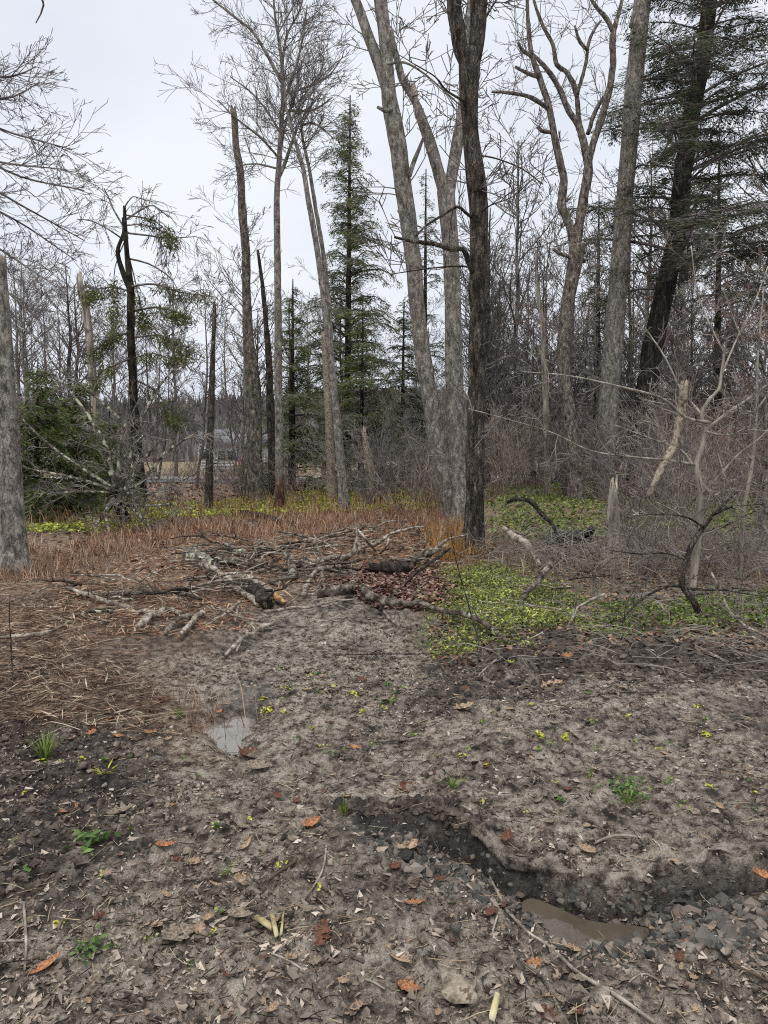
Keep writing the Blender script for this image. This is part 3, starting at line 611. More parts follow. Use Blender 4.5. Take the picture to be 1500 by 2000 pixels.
# dying hemlock with bare drooping top
t, pt, lp = tree('dying hemlock with bare drooping top branches and thin olive sprays', [(274, 940, 21), (266, 850, 18), (258, 720, 15), (255, 640, 15), (256, 575, 14), (249, 510, 10), (245, 455, 8), (243, 402, 5)], 20, 'bark_hem',
    [[(257, 575, 10), (241, 535, 10), (230, 492, 8), (241, 455, 6), (240, 425, 4)]], name='hemlock_tree', kw=dict(rough=.12, flare=.3))
T = Tubes(); ds = []
for (pts, w) in (([(243, 470), (215, 450), (180, 432), (150, 428)], 4), ([(243, 445), (222, 410), (212, 385), (203, 368)], 4), ([(245, 430), (275, 410), (300, 402), (330, 425)], 4), ([(246, 455), (290, 460), (330, 465), (382, 462)], 4),
                 ([(250, 505), (290, 515), (330, 540), (350, 570)], 4), ([(247, 440), (285, 440), (330, 460), (345, 490)], 3), ([(243, 405), (258, 385), (275, 388), (290, 392)], 3), ([(254, 560), (300, 555), (350, 570), (420, 580)], 5),
                 ([(255, 610), (300, 600), (340, 608), (370, 625)], 4), ([(255, 570), (220, 560), (190, 565), (165, 580)], 4), ([(255, 650), (215, 660), (180, 690), (160, 700)], 4), ([(256, 660), (310, 655), (350, 670), (400, 700)], 4), ([(258, 700), (300, 690), (330, 700), (370, 690)], 3),
                 ([(255, 700), (220, 715), (195, 730), (180, 760)], 4), ([(258, 740), (300, 760), (330, 800), (350, 830)], 4), ([(246, 480), (262, 540), (275, 600), (285, 640)], 3), ([(244, 470), (225, 520), (222, 580), (224, 650)], 3), ([(246, 420), (300, 430), (325, 450), (335, 480)], 3)):
    p = path_px([(a, b, w * (1 - .6 * i / 3), U(-.8, .8) * i) for i, (a, b) in enumerate(pts)], 20, .25); T.add([tuple(q[:3]) for q in p], list(p[:, 3]), 4); ds.append(p)
    sprout(T, p, 11, .75, 1, dict(DROOP, kids=[0, 5], up=-.16), .25, 1, .6)
T.build('crown', 'twig_dark', t)
cs = []
for p in ds[7:]:
    for _ in range(560):
        q = p[int(U(.25, 1) * (len(p) - 1))]; cs.append(q[:3] + np.array([random.gauss(0, .13), random.gauss(0, .16), random.gauss(-.12, .10)]))
cs = np.array(cs); k = len(cs); V, F = leaves(cs, rflat(k, .5) + np.array([0, 0, -.6]), rnorm(k, .8), RNG.uniform(.10, .24, k), RNG.uniform(.02, .038, k), .2); mk('foliage', V, None, F, 'needles_dry', t, attrs={'rnd': np.repeat(RNG.random(k), 5)})
# pale snag behind
t, pt, _ = tree('pale barkless snag standing left of the dying hemlock', [(190, 930, 16), (186, 800, 15), (178, 700, 15), (169, 610, 15), (160, 575, 14), (155, 546, 12)], 23, 'bark_pale', name='tree_snag', kw=dict(rough=.06, jag=1.5), sides=10)
splinter(t, 'splintered_top', pt[-1, :3], (0, 0, 1), pt[-1, 3], .3, 'bark_pale')
# thin dark snag
t, pt, _ = tree('slim dark snag with snapped top between dying hemlock and tall snag', [(408, 1004, 17), (408, 930, 15), (412, 820, 13), (414, 740, 11), (417, 660, 8), (419, 612, 8), (418, 592, 5)], 17.5, 'bark_dark', name='tree_snag', kw=dict(rough=.1, flare=.3, jag=1.5), sides=12)
splinter(t, 'splintered_top', pt[-1, :3], (0, 0, 1), pt[-1, 3], .25, 'bark_pale')
# tall broken snag
t, pt, _ = tree('tall bare snag with snapped off top and knobbly bark', [(502, 985, 30), (498, 900, 27), (495, 790, 25), (487, 690, 22), (484, 640, 20), (481, 560, 17), (479, 480, 16), (473, 410, 15), (470, 340, 14), (462, 290, 13), (459, 240, 12), (456, 218, 11)], 21, 'bark_mid', name='tree_snag', kw=dict(rough=.16, flare=.3, jag=1.2), sides=16)
T = Tubes(); sprout(T, pt, 26, .35, 0, GNARL, .25, .98, .12); T.build('twig_stubs', 'twig_dark', t)
t, pt, _ = tree('short dark leaning snag beside the tall bare snag', [(534, 975, 17), (530, 860, 16), (527, 760, 14), (522, 660, 11), (513, 560, 8), (504, 492, 5)], 22, 'bark_dark', name='tree_snag', kw=dict(rough=.16, jag=1.2), sides=10)
T = Tubes(); sprout(T, pt, 30, .6, 1, STIFF, .2, .98, .2); T.build('crown', 'twig_dark', t)
# slender maple with the fine round crown
t, pt, lp = tree('slender straight maple with wide fan of fine twigs', [(547, 990, 20), (546, 900, 17), (544, 760, 15.5), (543, 600, 14), (541, 460, 12.5), (541, 380, 11), (545, 320, 10), (549, 250, 9), (553, 190, 8), (551, 130, 7), (543, 70, 5), (536, 20, 4), (532, -40, 3.5), (525, -120, 2)], 19, 'bark_grey',
    [[(550, 160, 7), (530, 122, 6), (512, 90, 6), (490, 58, 5), (450, 27, 4), (405, -10, 3)], [(543, 350, 8), (556, 320, 7), (568, 285, 6), (580, 250, 5)], [(547, 300, 6), (558, 240, 5, .4), (575, 190, 5, .8), (590, 120, 3, 1)],
     [(552, 200, 6), (575, 140, 5, -.3), (590, 80, 4, -.5), (600, 10, 3, -.6)], [(548, 260, 5), (520, 215, 4, .5), (490, 180, 3, .8), (450, 150, 2, 1)], [(551, 130, 5), (560, 70, 4), (585, 20, 3), (600, -40, 2)], [(546, 310, 5), (510, 270, 4, -.5), (460, 230, 3, -.8), (425, 195, 2, -1)],
     [(553, 185, 5), (600, 170, 4, .3), (640, 150, 3, .5), (670, 110, 2, .7)], [(544, 330, 4), (500, 320, 3, .4), (460, 325, 2, .8)], [(553, 215, 5), (610, 215, 4, -.4), (650, 190, 2, -.6)]], name='maple_tree', sides=14)
T = Tubes()
sprout(T, pt, 30, 1.7, 2, dict(FINE, kids=[0, 4, 5]), .68, .99, .5, (0, 0, .4), 1.1, .014)
for p in lp: sprout(T, p, 15, 1.25, 2, dict(FINE, kids=[0, 4, 4]), .15, 1, .5, (0, 0, .35), .95, .010)
sprout(T, pt, 10, 1.3, 1, FINE, .58, .70, .3, (0, 0, -.1), 1.2, .012)
T.build('crown', 'twig_dark', t)
# leaning twin stems
t, pt, lp = tree('leaning grey sapling with two long slim stems', [(674, 1004, 21), (668, 930, 18), (658, 820, 15), (648, 720, 14), (637, 620, 13), (627, 540, 12), (615, 460, 10.5), (602, 390, 9.5), (592, 330, 8.5), (578, 280, 7), (568, 245, 6), (558, 205, 4), (556, 160, 3)], 17.5, 'bark_grey',
    [[(648, 720, 10, .15), (642, 600, 9.5, .3), (632, 500, 8.5, .3), (617, 410, 7.5, .3), (604, 330, 6.5, .3), (591, 270, 5, .3), (586, 220, 4, .3), (578, 180, 3, .3)], [(589, 245, 4, .3), (610, 240, 4, .3), (635, 255, 3, .3), (652, 272, 2, .3)], [(566, 240, 4), (590, 200, 3), (620, 170, 2), (650, 130, 2)]], name='young_tree', sides=12)
T = Tubes()
for p in [pt] + lp[:1]: sprout(T, p, 26, 1.0, 2, dict(FINE, kids=[0, 4, 4]), .78, 1, .5, (0, 0, .4), .9, .012)
for p in lp[1:]: sprout(T, p, 8, .7, 1, FINE, .2, 1, .5, (0, 0, .4), .9, .01)
T.build('crown', 'twig_dark', t)
# forked maple pair
WSC[0] = .86
t, pt, lp = tree('big grey forked maple with two thick stems parting above the clearing', [(903, 1035, 58), (899, 980, 46), (893, 900, 42), (889, 783, 40), (886, 690, 38), (884, 600, 36), (881, 500, 36), (875, 420, 36), (871, 372, 38)], 13.2, 'bark_grey',
    [[(889, 1035, 46, .1), (880, 985, 42, .05), (868, 930, 41), (853, 850, 40), (841, 783, 38), (826, 690, 36), (816, 610, 35), (808, 520, 35), (797, 430, 36), (786, 360, 36), (779, 300, 37), (769, 240, 38), (760, 190, 32), (757, 133, 28), (751, 67, 28), (743, 0, 29), (735, -80, 26), (728, -160, 22)],
     [(762, 200, 22, .05), (747, 150, 24, .05), (734, 108, 24, .05), (720, 72, 23, .05), (706, 30, 21, .05), (694, 0, 20, .05), (670, -60, 16, .05)],
     [(869, 380, 26, .1), (855, 330, 26, .15), (842, 285, 26, .2), (829, 248, 23, .2), (817, 215, 17, .25), (811, 186, 9, .25)],
     [(836, 268, 19, .3), (822, 222, 17, .35), (803, 184, 17, .4), (787, 158, 17, .4), (777, 122, 15, .4), (769, 92, 13, .4), (764, 60, 10, .4)],
     [(876, 385, 26, .1), (884, 333, 27, .2), (894, 275, 27, .3), (902, 235, 26, .4), (906, 190, 24, .5), (908, 130, 22, .6), (914, 60, 20, .6), (925, -40, 16, .6)],
     [(766, 214, 9, -.1), (752, 217, 9, -.25), (737, 209, 6, -.35)], [(800, 345, 9, -.1), (806, 322, 10, -.15), (818, 292, 8, -.15), (830, 262, 5, -.15)],
     [(756, 125, 7, -.1), (790, 122, 5, -.2), (830, 145, 4, -.2), (870, 180, 4, -.2), (898, 205, 3, -.2)]], name='forked_maple_tree', sides=24, kw=dict(rough=.08, flare=.7, ridge=.03), limb_kw=dict(rough=.08), step=.09)
splinter(t, 'splintered_top', lp[2][-1, :3], (-.2, 0, 1), .07, .4, 'bark_pale')
T = Tubes()
for p, k in ((lp[1], 8), (lp[4], 10), (lp[3], 9), (lp[7], 10), (lp[0], 9)): sprout(T, p, k, 1.1, 2, dict(STIFF, kids=[0, 3, 4]), .35, 1, .12, (0, 0, .1), 1, .014)
T.build('crown', 'twig_grey', t)
WSC[0] = .94
# dark front trunk
t, pt, lp = tree('dark rough barked tree in front of the forked maple, forking overhead', [(925, 1096, 46), (925, 1050, 39), (927, 980, 36), (928, 903, 35), (930, 773, 34), (933, 650, 34), (934, 540, 34), (935, 433, 36), (932, 368, 38), (924, 303, 34), (918, 250, 30), (915, 195, 34), (917, 140, 40), (915, 100, 40)], 10.2, 'bark_dark',
    [[(912, 130, 24), (902, 105, 28), (894, 65, 29), (888, 20, 30), (884, -40, 28), (878, -140, 24)], [(922, 135, 24), (929, 100, 28), (933, 60, 31), (935, 10, 32), (938, -50, 30), (944, -150, 25)],
     [(922, 533, 9, -.05), (914, 510, 11, -.2), (905, 487, 11, -.25), (880, 487, 9, -.3), (850, 477, 9, -.3), (800, 470, 7, -.35), (770, 463, 5, -.35)], [(925, 428, 7), (908, 414, 6, -.2), (893, 404, 6, -.25), (862, 422, 5, -.3), (833, 440, 5, -.3), (812, 462, 4, -.35)],
     [(930, 372, 10, -.1), (938, 368, 9, -.2)], [(928, 525, 4), (900, 520, 4, -.3), (840, 524, 3, -.4), (767, 535, 2, -.5)], [(906, 198, 5, -.1), (870, 175, 4, -.3), (850, 150, 3, -.4), (800, 120, 2, -.5)], [(933, 303, 4), (970, 310, 3, -.3), (1020, 330, 3, -.5), (1060, 360, 2, -.5)],
     [(945, 40, 5), (960, 15, 4), (975, -10, 3)], [(932, 420, 4), (960, 400, 3, -.3), (1000, 385, 2, -.4), (1040, 350, 2, -.5)]], name='dark_barked_tree', sides=28, kw=dict(rough=.12, flare=.5, ridge=.07), limb_kw=dict(rough=.12), step=.06)
T = Tubes()
for p in lp[2:]: sprout(T, p, 7, .55, 1, dict(STIFF, kids=[0, 4]), .15, 1, .45, (0, 0, .2), 1, .008)
for p in lp[:2]: sprout(T, p, 7, .9, 2, dict(STIFF, kids=[0, 3, 3]), .1, 1, .08, (0, 0, .1), 1, .01)
sprout(T, pt, 26, .6, 1, dict(STIFF, kids=[0, 3]), .12, .95, .06, (0, 0, .1), 1.2, .007)
T.build('crown', 'twig_dark', t)
WSC[0] = .9
# gnarled many limbed tree
GL = [[(1125, 490, 20), (1117, 455, 19), (1107, 425, 18), (1097, 403, 18), (1101, 347, 17), (1091, 305, 15), (1080, 251, 14), (1071, 204, 13), (1054, 152, 13), (1038, 105, 10), (1032, 50, 8), (1029, -20, 6)],
      [(1124, 480, 22), (1132, 433, 21), (1142, 377, 20), (1149, 325, 19), (1143, 290, 16), (1130, 245, 13), (1110, 215, 12), (1093, 175, 11), (1075, 145, 10), (1056, 122, 8), (1040, 105, 5)],
      [(1140, 285, 10, .2), (1130, 230, 10, .3), (1127, 190, 10, .3), (1118, 160, 10, .3), (1104, 138, 9, .3), (1087, 126, 9, .3), (1080, 88, 8, .3), (1063, 56, 7, .3), (1047, 15, 6, .3), (1035, -30, 4, .3)],
      [(1127, 185, 8, .2), (1144, 125, 7, .1), (1149, 87, 7), (1161, 57, 6), (1175, 39, 3)], [(1147, 98, 6), (1133, 82, 8), (1127, 66, 6), (1123, 50, 4)],
      [(1147, 335, 16), (1155, 293, 15), (1171, 243, 14), (1187, 186, 14), (1197, 130, 13), (1197, 70, 12), (1206, 35, 9), (1217, -10, 7), (1222, -60, 5)], [(1197, 62, 9), (1184, 35, 9), (1170, 20, 8), (1153, -5, 6), (1146, -40, 4)],
      [(1148, 262, 9, .2), (1161, 222, 9, .2), (1178, 190, 7, .2)], [(1071, 212, 9), (1045, 195, 9, -.2), (1023, 186, 8, -.3), (985, 180, 6, -.4), (960, 180, 3, -.5)], [(1053, 152, 8), (1028, 142, 7, -.2), (1006, 130, 6, -.3)], [(1038, 110, 8), (1020, 98, 7, -.1), (1012, 82, 4, -.2)],
      [(1078, 258, 8), (1058, 256, 8, -.1), (1050, 247, 7, -.2)], [(1143, 510, 9), (1100, 498, 8, -.2), (1080, 487, 6, -.3)]]
t, pt, lp = tree('gnarled grey tree with many crooked bare limbs and stubs', [(1127, 972, 34), (1122, 900, 31), (1112, 817, 29), (1103, 740, 28), (1101, 680, 28), (1107, 600, 28), (1117, 545, 29), (1125, 500, 32), (1126, 478, 32)], 21, 'bark_mid', GL, name='gnarled_tree', sides=16, limb_kw=dict(rough=.2))
T = Tubes()
for p in lp: sprout(T, p, 7, 1.1, 1, dict(GNARL, kids=[0, 5]), .3, 1, .25, (0, 0, .15), 1, .012)
sprout(T, pt, 16, 1.4, 2, dict(STIFF, kids=[0, 3, 3]), .2, .9, .06, (0, 0, .1), 1.2, .012)
T.build('crown', 'twig_grey', t)
# straight grey trunk
t, pt, lp = tree('tall straight grey trunk left of the big leaning hemlock', [(1184, 985, 46), (1186, 900, 42), (1190, 780, 41), (1199, 660, 40), (1209, 540, 37), (1219, 400, 34), (1231, 260, 34), (1242, 130, 34), (1255, 0, 33), (1268, -120, 30)], 22, 'bark_grey', [[(1240, 40, 8, -.2), (1232, 52, 8, -.5), (1238, 25, 7, -.6)]], name='maple_tree', sides=20, kw=dict(rough=.07, flare=.35, ridge=.04))
T = Tubes(); sprout(T, pt, 24, 2.0, 2, dict(STIFF, kids=[0, 3, 3]), .2, .9, .05, (-.1, -.2, .2), 1.2, .014); T.build('crown', 'twig_grey', t)

WSC[0] = 1.0
# ------------------------------------------------------------------ conifers
def conifer_crown(T, cs, dirs, path, f0, f1, nb, Lf, droop=.02, rise=.25, side=None, spread=.16, per=16, bare=.2):
    """branches off a trunk path; cs/dirs collect spray centres"""
    m = len(path)
    for b in range(nb):
        f = f0 + (f1 - f0) * ((b + U(0, 1)) / nb); i = min(m - 2, int(f * (m - 1))); p = path[i]; L = Lf((f - f0) / (f1 - f0)) * U(.32, 1.25)
        a = U(0, 2 * math.pi) if side is None else random.gauss(side, 1.1); d = [math.cos(a), math.sin(a), rise + U(-.15, .15)]; q = p[:3].copy(); pts = [tuple(q)]; r0 = min(p[3] * .35, .012 + .012 * L); rad = [r0]; n = 6
        for k in range(n - 1):
            d = list(nrm((d[0] + U(-.12, .12), d[1] + U(-.12, .12), d[2] - droop * (k + 1)))); q = q + np.array(d) * L / (n - 1); pts.append(tuple(q)); rad.append(max(.004, r0 * (1 - .8 * (k + 1) / (n - 1))))
        T.add(pts, rad, 4)
        pa = np.array(pts)
        for k in range(int(per * 1.5 * L)):
            g = U(bare, 1.0) * (n - 1); i2 = min(n - 2, int(g)); c = pa[i2] + (pa[i2 + 1] - pa[i2]) * (g - i2); dd = pa[i2 + 1] - pa[i2]; dd = dd / np.linalg.norm(dd); s = np.cross(dd, [0, 0, 1]); s /= np.linalg.norm(s) + 1e-9
            sd = random.choice((-1, 1)); l2 = spread * U(.5, 1.6) * (1.15 - .6 * g / (n - 1)) * (L + .6); e = nrm(tuple(s * sd + dd * U(.3, .9) + np.array([0, 0, U(-.25, .05)]))); e = np.array(e); c2 = c + e * l2
            T.add([tuple(c), tuple(c2 - np.array([0, 0, l2 * .15]))], [.006, .004], 3)
            for h in range(5):
                gg = U(.3, 1.05); cc = c + e * l2 * gg; cc = cc + np.array([random.gauss(0, .06), random.gauss(0, .06), -l2 * .15 * gg + random.gauss(-.03, .075)]); cs.append(cc); dirs.append(e + np.array([U(-.5, .5), U(-.5, .5), U(-.5, .1)]))
def foliage(cs, dirs, parent, m, l0=.07, l1=.19, w0=.018, w1=.045, tilt=1.1):
    k = len(cs); c = np.array(cs); d = np.array(dirs); d = d / np.linalg.norm(d, axis=1, keepdims=True); s = np.cross(rnorm(k, tilt), d); s /= np.linalg.norm(s, axis=1, keepdims=True) + 1e-9
    L = RNG.uniform(l0, l1, k)[:, None] * .5; W = RNG.uniform(w0, w1, k)[:, None] * .5
    V = np.stack([c - d * L, c + s * W, c + d * L, c - s * W * .8 + d * L * .2], 1).reshape(-1, 3)
    mk('foliage', V, np.arange(k * 4).reshape(-1, 4), None, m, parent, smooth=False, attrs={'rnd': np.repeat(RNG.random(k), 4)})
# big leaning hemlock
t, pt, _ = tree('big dark leaning hemlock with layered boughs at the right side', [(1243, 968, 40), (1247, 900, 38), (1253, 838, 38), (1270, 708, 37), (1290, 610, 36), (1308, 520, 34), (1322, 455, 33), (1331, 368, 32), (1344, 260, 30), (1358, 190, 29), (1372, 110, 28), (1387, 0, 26), (1402, -130, 23), (1420, -300, 18)], 22, 'bark_hem', name='hemlock_tree', sides=20, kw=dict(rough=.12, ridge=.06, flare=.3))
T = Tubes(); cs, ds = [], []
conifer_crown(T, cs, ds, pt, .34, .98, 150, lambda f: 3.3 - 1.2 * f, .035, .42, None, .2, 17, .3)
conifer_crown(T, cs, ds, pt, .4, .98, 30, lambda f: 3.6 - 1.0 * f, .03, .5, .1, .2, 18, .25)
T.build('crown', 'twig_dark', t); foliage(cs, ds, t, 'needles_far')
# second hemlock at the right edge, mostly beyond the frame
def conifer(label, px, row_base, row_top, Y, wpx, m, nl, Lb, f0=.15, nb=90, per=14, rise=.3, droop=.05, lean=0, fol='needles', name='hemlock_tree', group=None, spread=.16, l1=.2, pw=.8):
    t, pt, _ = tree(label, [(px, row_base, wpx), (px + lean * .3, row_base * .66 + row_top * .34, wpx * .75), (px + lean * .7, row_base * .3 + row_top * .7, wpx * .4), (px + lean, row_top, 2)], Y, m, name=name, sides=10, kw=dict(rough=.1, flare=.3), group=group, step=.3)
    T = Tubes(); cs, ds = [], []
    conifer_crown(T, cs, ds, pt, f0, .99, nb, lambda f: max(.25, Lb * (1 - f) ** pw), droop, rise, None, spread, per, .15)
    T.build('crown', 'twig_dark', t); foliage(cs, ds, t, fol, l1=l1); return t
conifer('hemlock rising past the top of the picture at the far right edge', 1560, 985, -500, 21, 34, 'bark_hem', 0, 3.4, .28, 110, 13, .35, .04, 30, 'needles_far')
conifer('slim pointed hemlock in the middle, left of the forked maple', 678, 930, 186, 27, 17, 'bark_hem', 0, 2.5, .2, 210, 15, .75, .10, 6, 'needles', spread=.18, pw=.55)
conifer('smaller thin hemlock showing between the stems of the forked maple', 828, 930, 330, 30, 14, 'bark_hem', 0, 2.0, .2, 90, 12, .4, .06, 4, 'needles', spread=.2)
conifer('low dark hemlock behind the slender maple trunk', 570, 950, 545, 25, 15, 'bark_hem', 0, 2.0, .08, 100, 20, .2, .05, 2, 'needles', spread=.22)
conifer('bushy hemlock behind the leaning twin stem sapling', 705, 940, 590, 24, 12, 'bark_hem', 0, 2.4, .06, 100, 20, .2, .05, 4, 'needles', spread=.22)
conifer('bushy dark hemlock just left of the forked maple stems', 785, 940, 590, 29, 12, 'bark_hem', 0, 2.8, .08, 95, 16, .2, .05, 4, 'needles_far', spread=.22)
conifer('bushy young hemlock by the left edge trunk', 72, 1012, 700, 15.5, 14, 'bark_hem', 0, 1.5, .05, 95, 30, .15, .05, 2, 'needles', spread=.22)
conifer('bushy young hemlock behind the fallen treetop', 150, 1000, 730, 17, 14, 'bark_hem', 0, 1.6, .05, 95, 30, .15, .05, -3, 'needles', spread=.22)
conifer('low young hemlock at the foot of the dying hemlock', 212, 1000, 800, 19, 10, 'bark_hem', 0, 1.3, .05, 70, 26, .15, .06, 2, 'needles', spread=.22)
conifer('young hemlock half hidden behind the left edge trunk', 8, 1010, 760, 16.5, 12, 'bark_hem', 0, 1.3, .05, 75, 26, .15, .06, 2, 'needles', spread=.22)
conifer('dark hemlock far back between the gnarled tree and straight trunk', 1165, 945, 380, 33, 18, 'bark_hem', 0, 2.8, .2, 95, 11, .25, .05, 5, 'needles_far', spread=.22)
conifer('dark hemlock far back to the right of the leaning hemlock', 1400, 945, 250, 34, 20, 'bark_hem', 0, 3.2, .25, 100, 11, .25, .05, 5, 'needles_far', spread=.22)
conifer('thin hemlock far back left of the gnarled tree', 1040, 945, 640, 36, 12, 'bark_hem', 0, 2.0, .15, 70, 10, .25, .05, 2, 'needles_far', spread=.22)

# ------------------------------------------------------------------ bare tree reaching in from the left, out of frame trunk
Y = 12.0; t, pt, _ = tree('bare tree leaning in from beyond the left edge, drooping fine branches', [(-330, 1060, 60), (-320, 800, 54), (-305, 500, 48), (-290, 250, 40), (-280, 50, 32), (-270, -200, 22)], Y, 'bark_grey', name='bare_tree', sides=14)
T = Tubes()
for pts in ([(-295, 330), (-180, 240), (-60, 235), (30, 262), (140, 292)], [(-300, 400), (-190, 300), (-80, 290), (40, 345), (165, 372)], [(-300, 420), (-180, 330), (-70, 340), (40, 400), (165, 470)], [(-285, 200), (-180, 130), (-60, 140), (20, 150), (70, 130)], [(-285, 220), (-160, 160), (-60, 190), (20, 190), (78, 160)],
            [(-302, 470), (-200, 380), (-90, 380), (30, 430), (150, 510)], [(-305, 520), (-200, 430), (-80, 440), (20, 500), (110, 560)], [(-285, 100), (-150, 40), (-20, -30), (60, -20), (85, 10), (70, 45)], [(-303, 500), (-200, 470), (-90, 500), (0, 560), (70, 620)], [(-298, 380), (-200, 310), (-100, 300), (20, 320), (120, 330)]):
    p = path_px([(a, b, 10 * (1 - .8 * i / (len(pts) - 1)), U(-.5, .5) * i * .7) for i, (a, b) in enumerate(pts)], Y, .22); T.add([tuple(q[:3]) for q in p], list(p[:, 3]), 5)
    if pts[0][1] != 100: sprout(T, p, 24, .75, 2, dict(DROOP, kids=[0, 3, 3], up=.01, angle=30, rmin=.0036), .45, 1, .6, (.3, 0, .0), .55, .007)
T.build('crown', 'twig_dark', t)

# ------------------------------------------------------------------ right edge trunk
t, pt, _ = tree('thick grey trunk with flared foot at the right edge', [(1512, 1062, 62), (1510, 1000, 52), (1513, 900, 47), (1520, 780, 46), (1532, 640, 45), (1550, 450, 44), (1570, 250, 42), (1590, 0, 40), (1610, -200, 36)], 12, 'bark_mid', name='maple_tree', sides=22, kw=dict(rough=.08, flare=.7))
T = Tubes(); sprout(T, pt, 22, 1.3, 2, dict(STIFF, kids=[0, 3, 3]), .15, .95, .08, (-.5, -.1, .2), 1, .012); T.build('crown', 'twig_grey', t)

# ------------------------------------------------------------------ background bare trees (prototypes + copies)
def bare_proto(name, H, r, bend, nlimb, m, tm, fork=False, dens=1.0):
    t = thing(name, 'bare tree', 'tree', (0, 0, 0)); n = 9
    pts = [[bend * math.sin(i / n * 2.2) + U(-.06, .06), U(-.1, .1), H * i / n - (.2 if i == 0 else 0), r * (1 - .86 * i / n)] for i in range(n + 1)]
    p = smooth_path(pts, .6); V, Q, T3 = limb_geo(p, 7, .1, seed=int(H * 10)); mk('trunk', V, Q, T3, m, t)
    T = Tubes(); cfg = dict(wander=.22, up=.07, kids=[0, 5, 5], ratio=.52, angle=36, rmin=.011)
    sprout(T, p, int(nlimb * dens), H * .21, 2, cfg, .16, .99, .5, (0, 0, .35), .95, .05)
    T.build('crown', tm, t); return t
PROTO = [bare_proto('bare_tree', 12.5, .13, .5, 30, 'bark_mid', 'twig_grey'), bare_proto('bare_tree', 14.5, .17, -.4, 34, 'bark_grey', 'twig_dark'), bare_proto('bare_tree', 10.5, .09, .7, 26, 'bark_mid', 'twig_grey'),
         bare_proto('bare_tree', 13.0, .20, .2, 30, 'bark_dark', 'twig_dark'), bare_proto('bare_tree', 9.0, .07, -.6, 24, 'bark_grey', 'twig_red'), bare_proto('bare_tree', 11.5, .10, -.9, 30, 'bark_mid', 'twig_dark')]
used = set()
KIND_T = ('mid grey slim', 'tall pale barked', 'slender crooked', 'stout dark barked', 'small reddish twigged', 'brown leaning')
def place_bg(k, px, Y, s, label, group):
    label = label.replace('thin', KIND_T[k], 1)
    x = (px - 750) / FPX * Y; z = hz(x, Y)
    if k not in used:
        used.add(k); o = PROTO[k]; o.location = (x, Y, z); o.rotation_euler = (0, 0, U(0, 6.28)); o.scale = (s, s, s); o['label'] = label; o['group'] = group
    else: copy_tree(PROTO[k], (x, Y, z), U(0, 6.28), s, label, group)
bg = []
for _ in range(24): bg.append((U(-120, 150), U(30, 50), U(.62, .82), 'thin bare tree in the wood at the left, behind the young hemlocks'))
for _ in range(13): bg.append((U(150, 345), U(30, 50), U(.6, .8), 'thin bare tree in the wood behind the dying hemlock'))
for _ in range(5): bg.append((U(345, 520), U(27, 38), U(.5, .78), 'thin bare tree beside the gap to the houses'))
for _ in range(13): bg.append((U(560, 860), U(34, 58), U(.62, .85), 'thin bare tree in the wood behind the middle hemlocks'))
for _ in range(40): bg.append((U(940, 1180), U(28, 58), U(.68, .98), 'thin bare tree in the wood between dark trunk and straight trunk'))
for _ in range(54): bg.append((U(1200, 1650), U(25, 55), U(.72, 1.1), 'thin bare tree in the wood behind the leaning hemlock'))
for k, (px, Yb, s, lb) in enumerate(bg): place_bg(random.choice((0, 1, 2, 3, 4, 5)) if k > 5 else k, px, Yb, s, lb, lb.replace('thin bare tree', 'thin bare trees'))

# ------------------------------------------------------------------ brush: many stemmed grey shrubs
def shrub_proto(H, ns, spread, tm, kids=5, lev=2, wander=.17):
    T = Tubes(); cfg = dict(wander=wander, up=.02, kids=[0, kids, kids], ratio=.52, angle=36, rmin=.0055)
    for i in range(ns):
        a = U(0, 6.28); d = nrm((math.cos(a) * spread * U(.3, 1), math.sin(a) * spread * U(.3, 1), 1)); grow(T, (math.cos(a) * .08, math.sin(a) * .08, -.05), d, H * U(.6, 1.1), .010 * U(.6, 1.2) + .004, lev, cfg)
    o = T.build('shrub', tm); return tag(o, 'shrub', 'shrub')
SP = [shrub_proto(3.2, 9, .6, 'twig_pale', 4), shrub_proto(2.6, 11, .95, 'twig_grey', 4), shrub_proto(4.0, 8, .45, 'twig_dark'), shrub_proto(1.9, 14, 1.1, 'twig_red', 3), shrub_proto(3.4, 8, .85, 'twig_dark', 4, 2, .28)]
sused = set()
KIND_S = ('pale upright', 'grey wide spreading', 'tall dark', 'low reddish', 'dark crooked')
def place_sh(k, px, Y, s, label, group):
    label = KIND_S[k] + ' ' + label.replace('grey leafless', 'leafless').replace('low leafless', 'leafless').replace(' in the thicket', '')
    x = (px - 750) / FPX * Y; z = hz(x, Y)
    if k not in sused: sused.add(k); o = SP[k]; o.location = (x, Y, z); o.rotation_euler = (0, 0, U(0, 6.28)); o.scale = (s, s, s); o['label'] = label; o['group'] = group
    else: copy_tree(SP[k], (x, Y, z), U(0, 6.28), s, label, group)
sh = []
for _ in range(17): sh.append((U(690, 865), U(16, 25), U(.6, .95), 'grey leafless shrub in the thicket left of the forked maple', 'leafless shrubs left of the forked maple'))
for _ in range(46): sh.append((U(955, 1330), U(20, 32), U(.65, 1.1), 'grey leafless shrub in the thicket between dark trunk and leaning hemlock', 'leafless shrubs behind the dumped black bin'))
for _ in range(38): sh.append((U(1195, 1580), U(11.5, 23), U(.55, .9), 'grey leafless shrub in the thicket at the right side', 'leafless shrubs at the right side'))
for _ in range(7): sh.append((U(1200, 1500), U(7.6, 10.8), U(.22, .42), 'knee high leafless bramble in the brush around the pale sapling', 'low brambles in the right brush'))
for _ in range(8): sh.append((U(-60, 400), U(19, 26), U(.5, .85), 'leafless shrub around the fallen treetop', 'leafless shrubs around the fallen treetop'))
for _ in range(4): sh.append((U(330, 500), U(20, 29), U(.6, .95), 'leafless shrub screening the gap to the houses', 'leafless shrubs before the houses'))
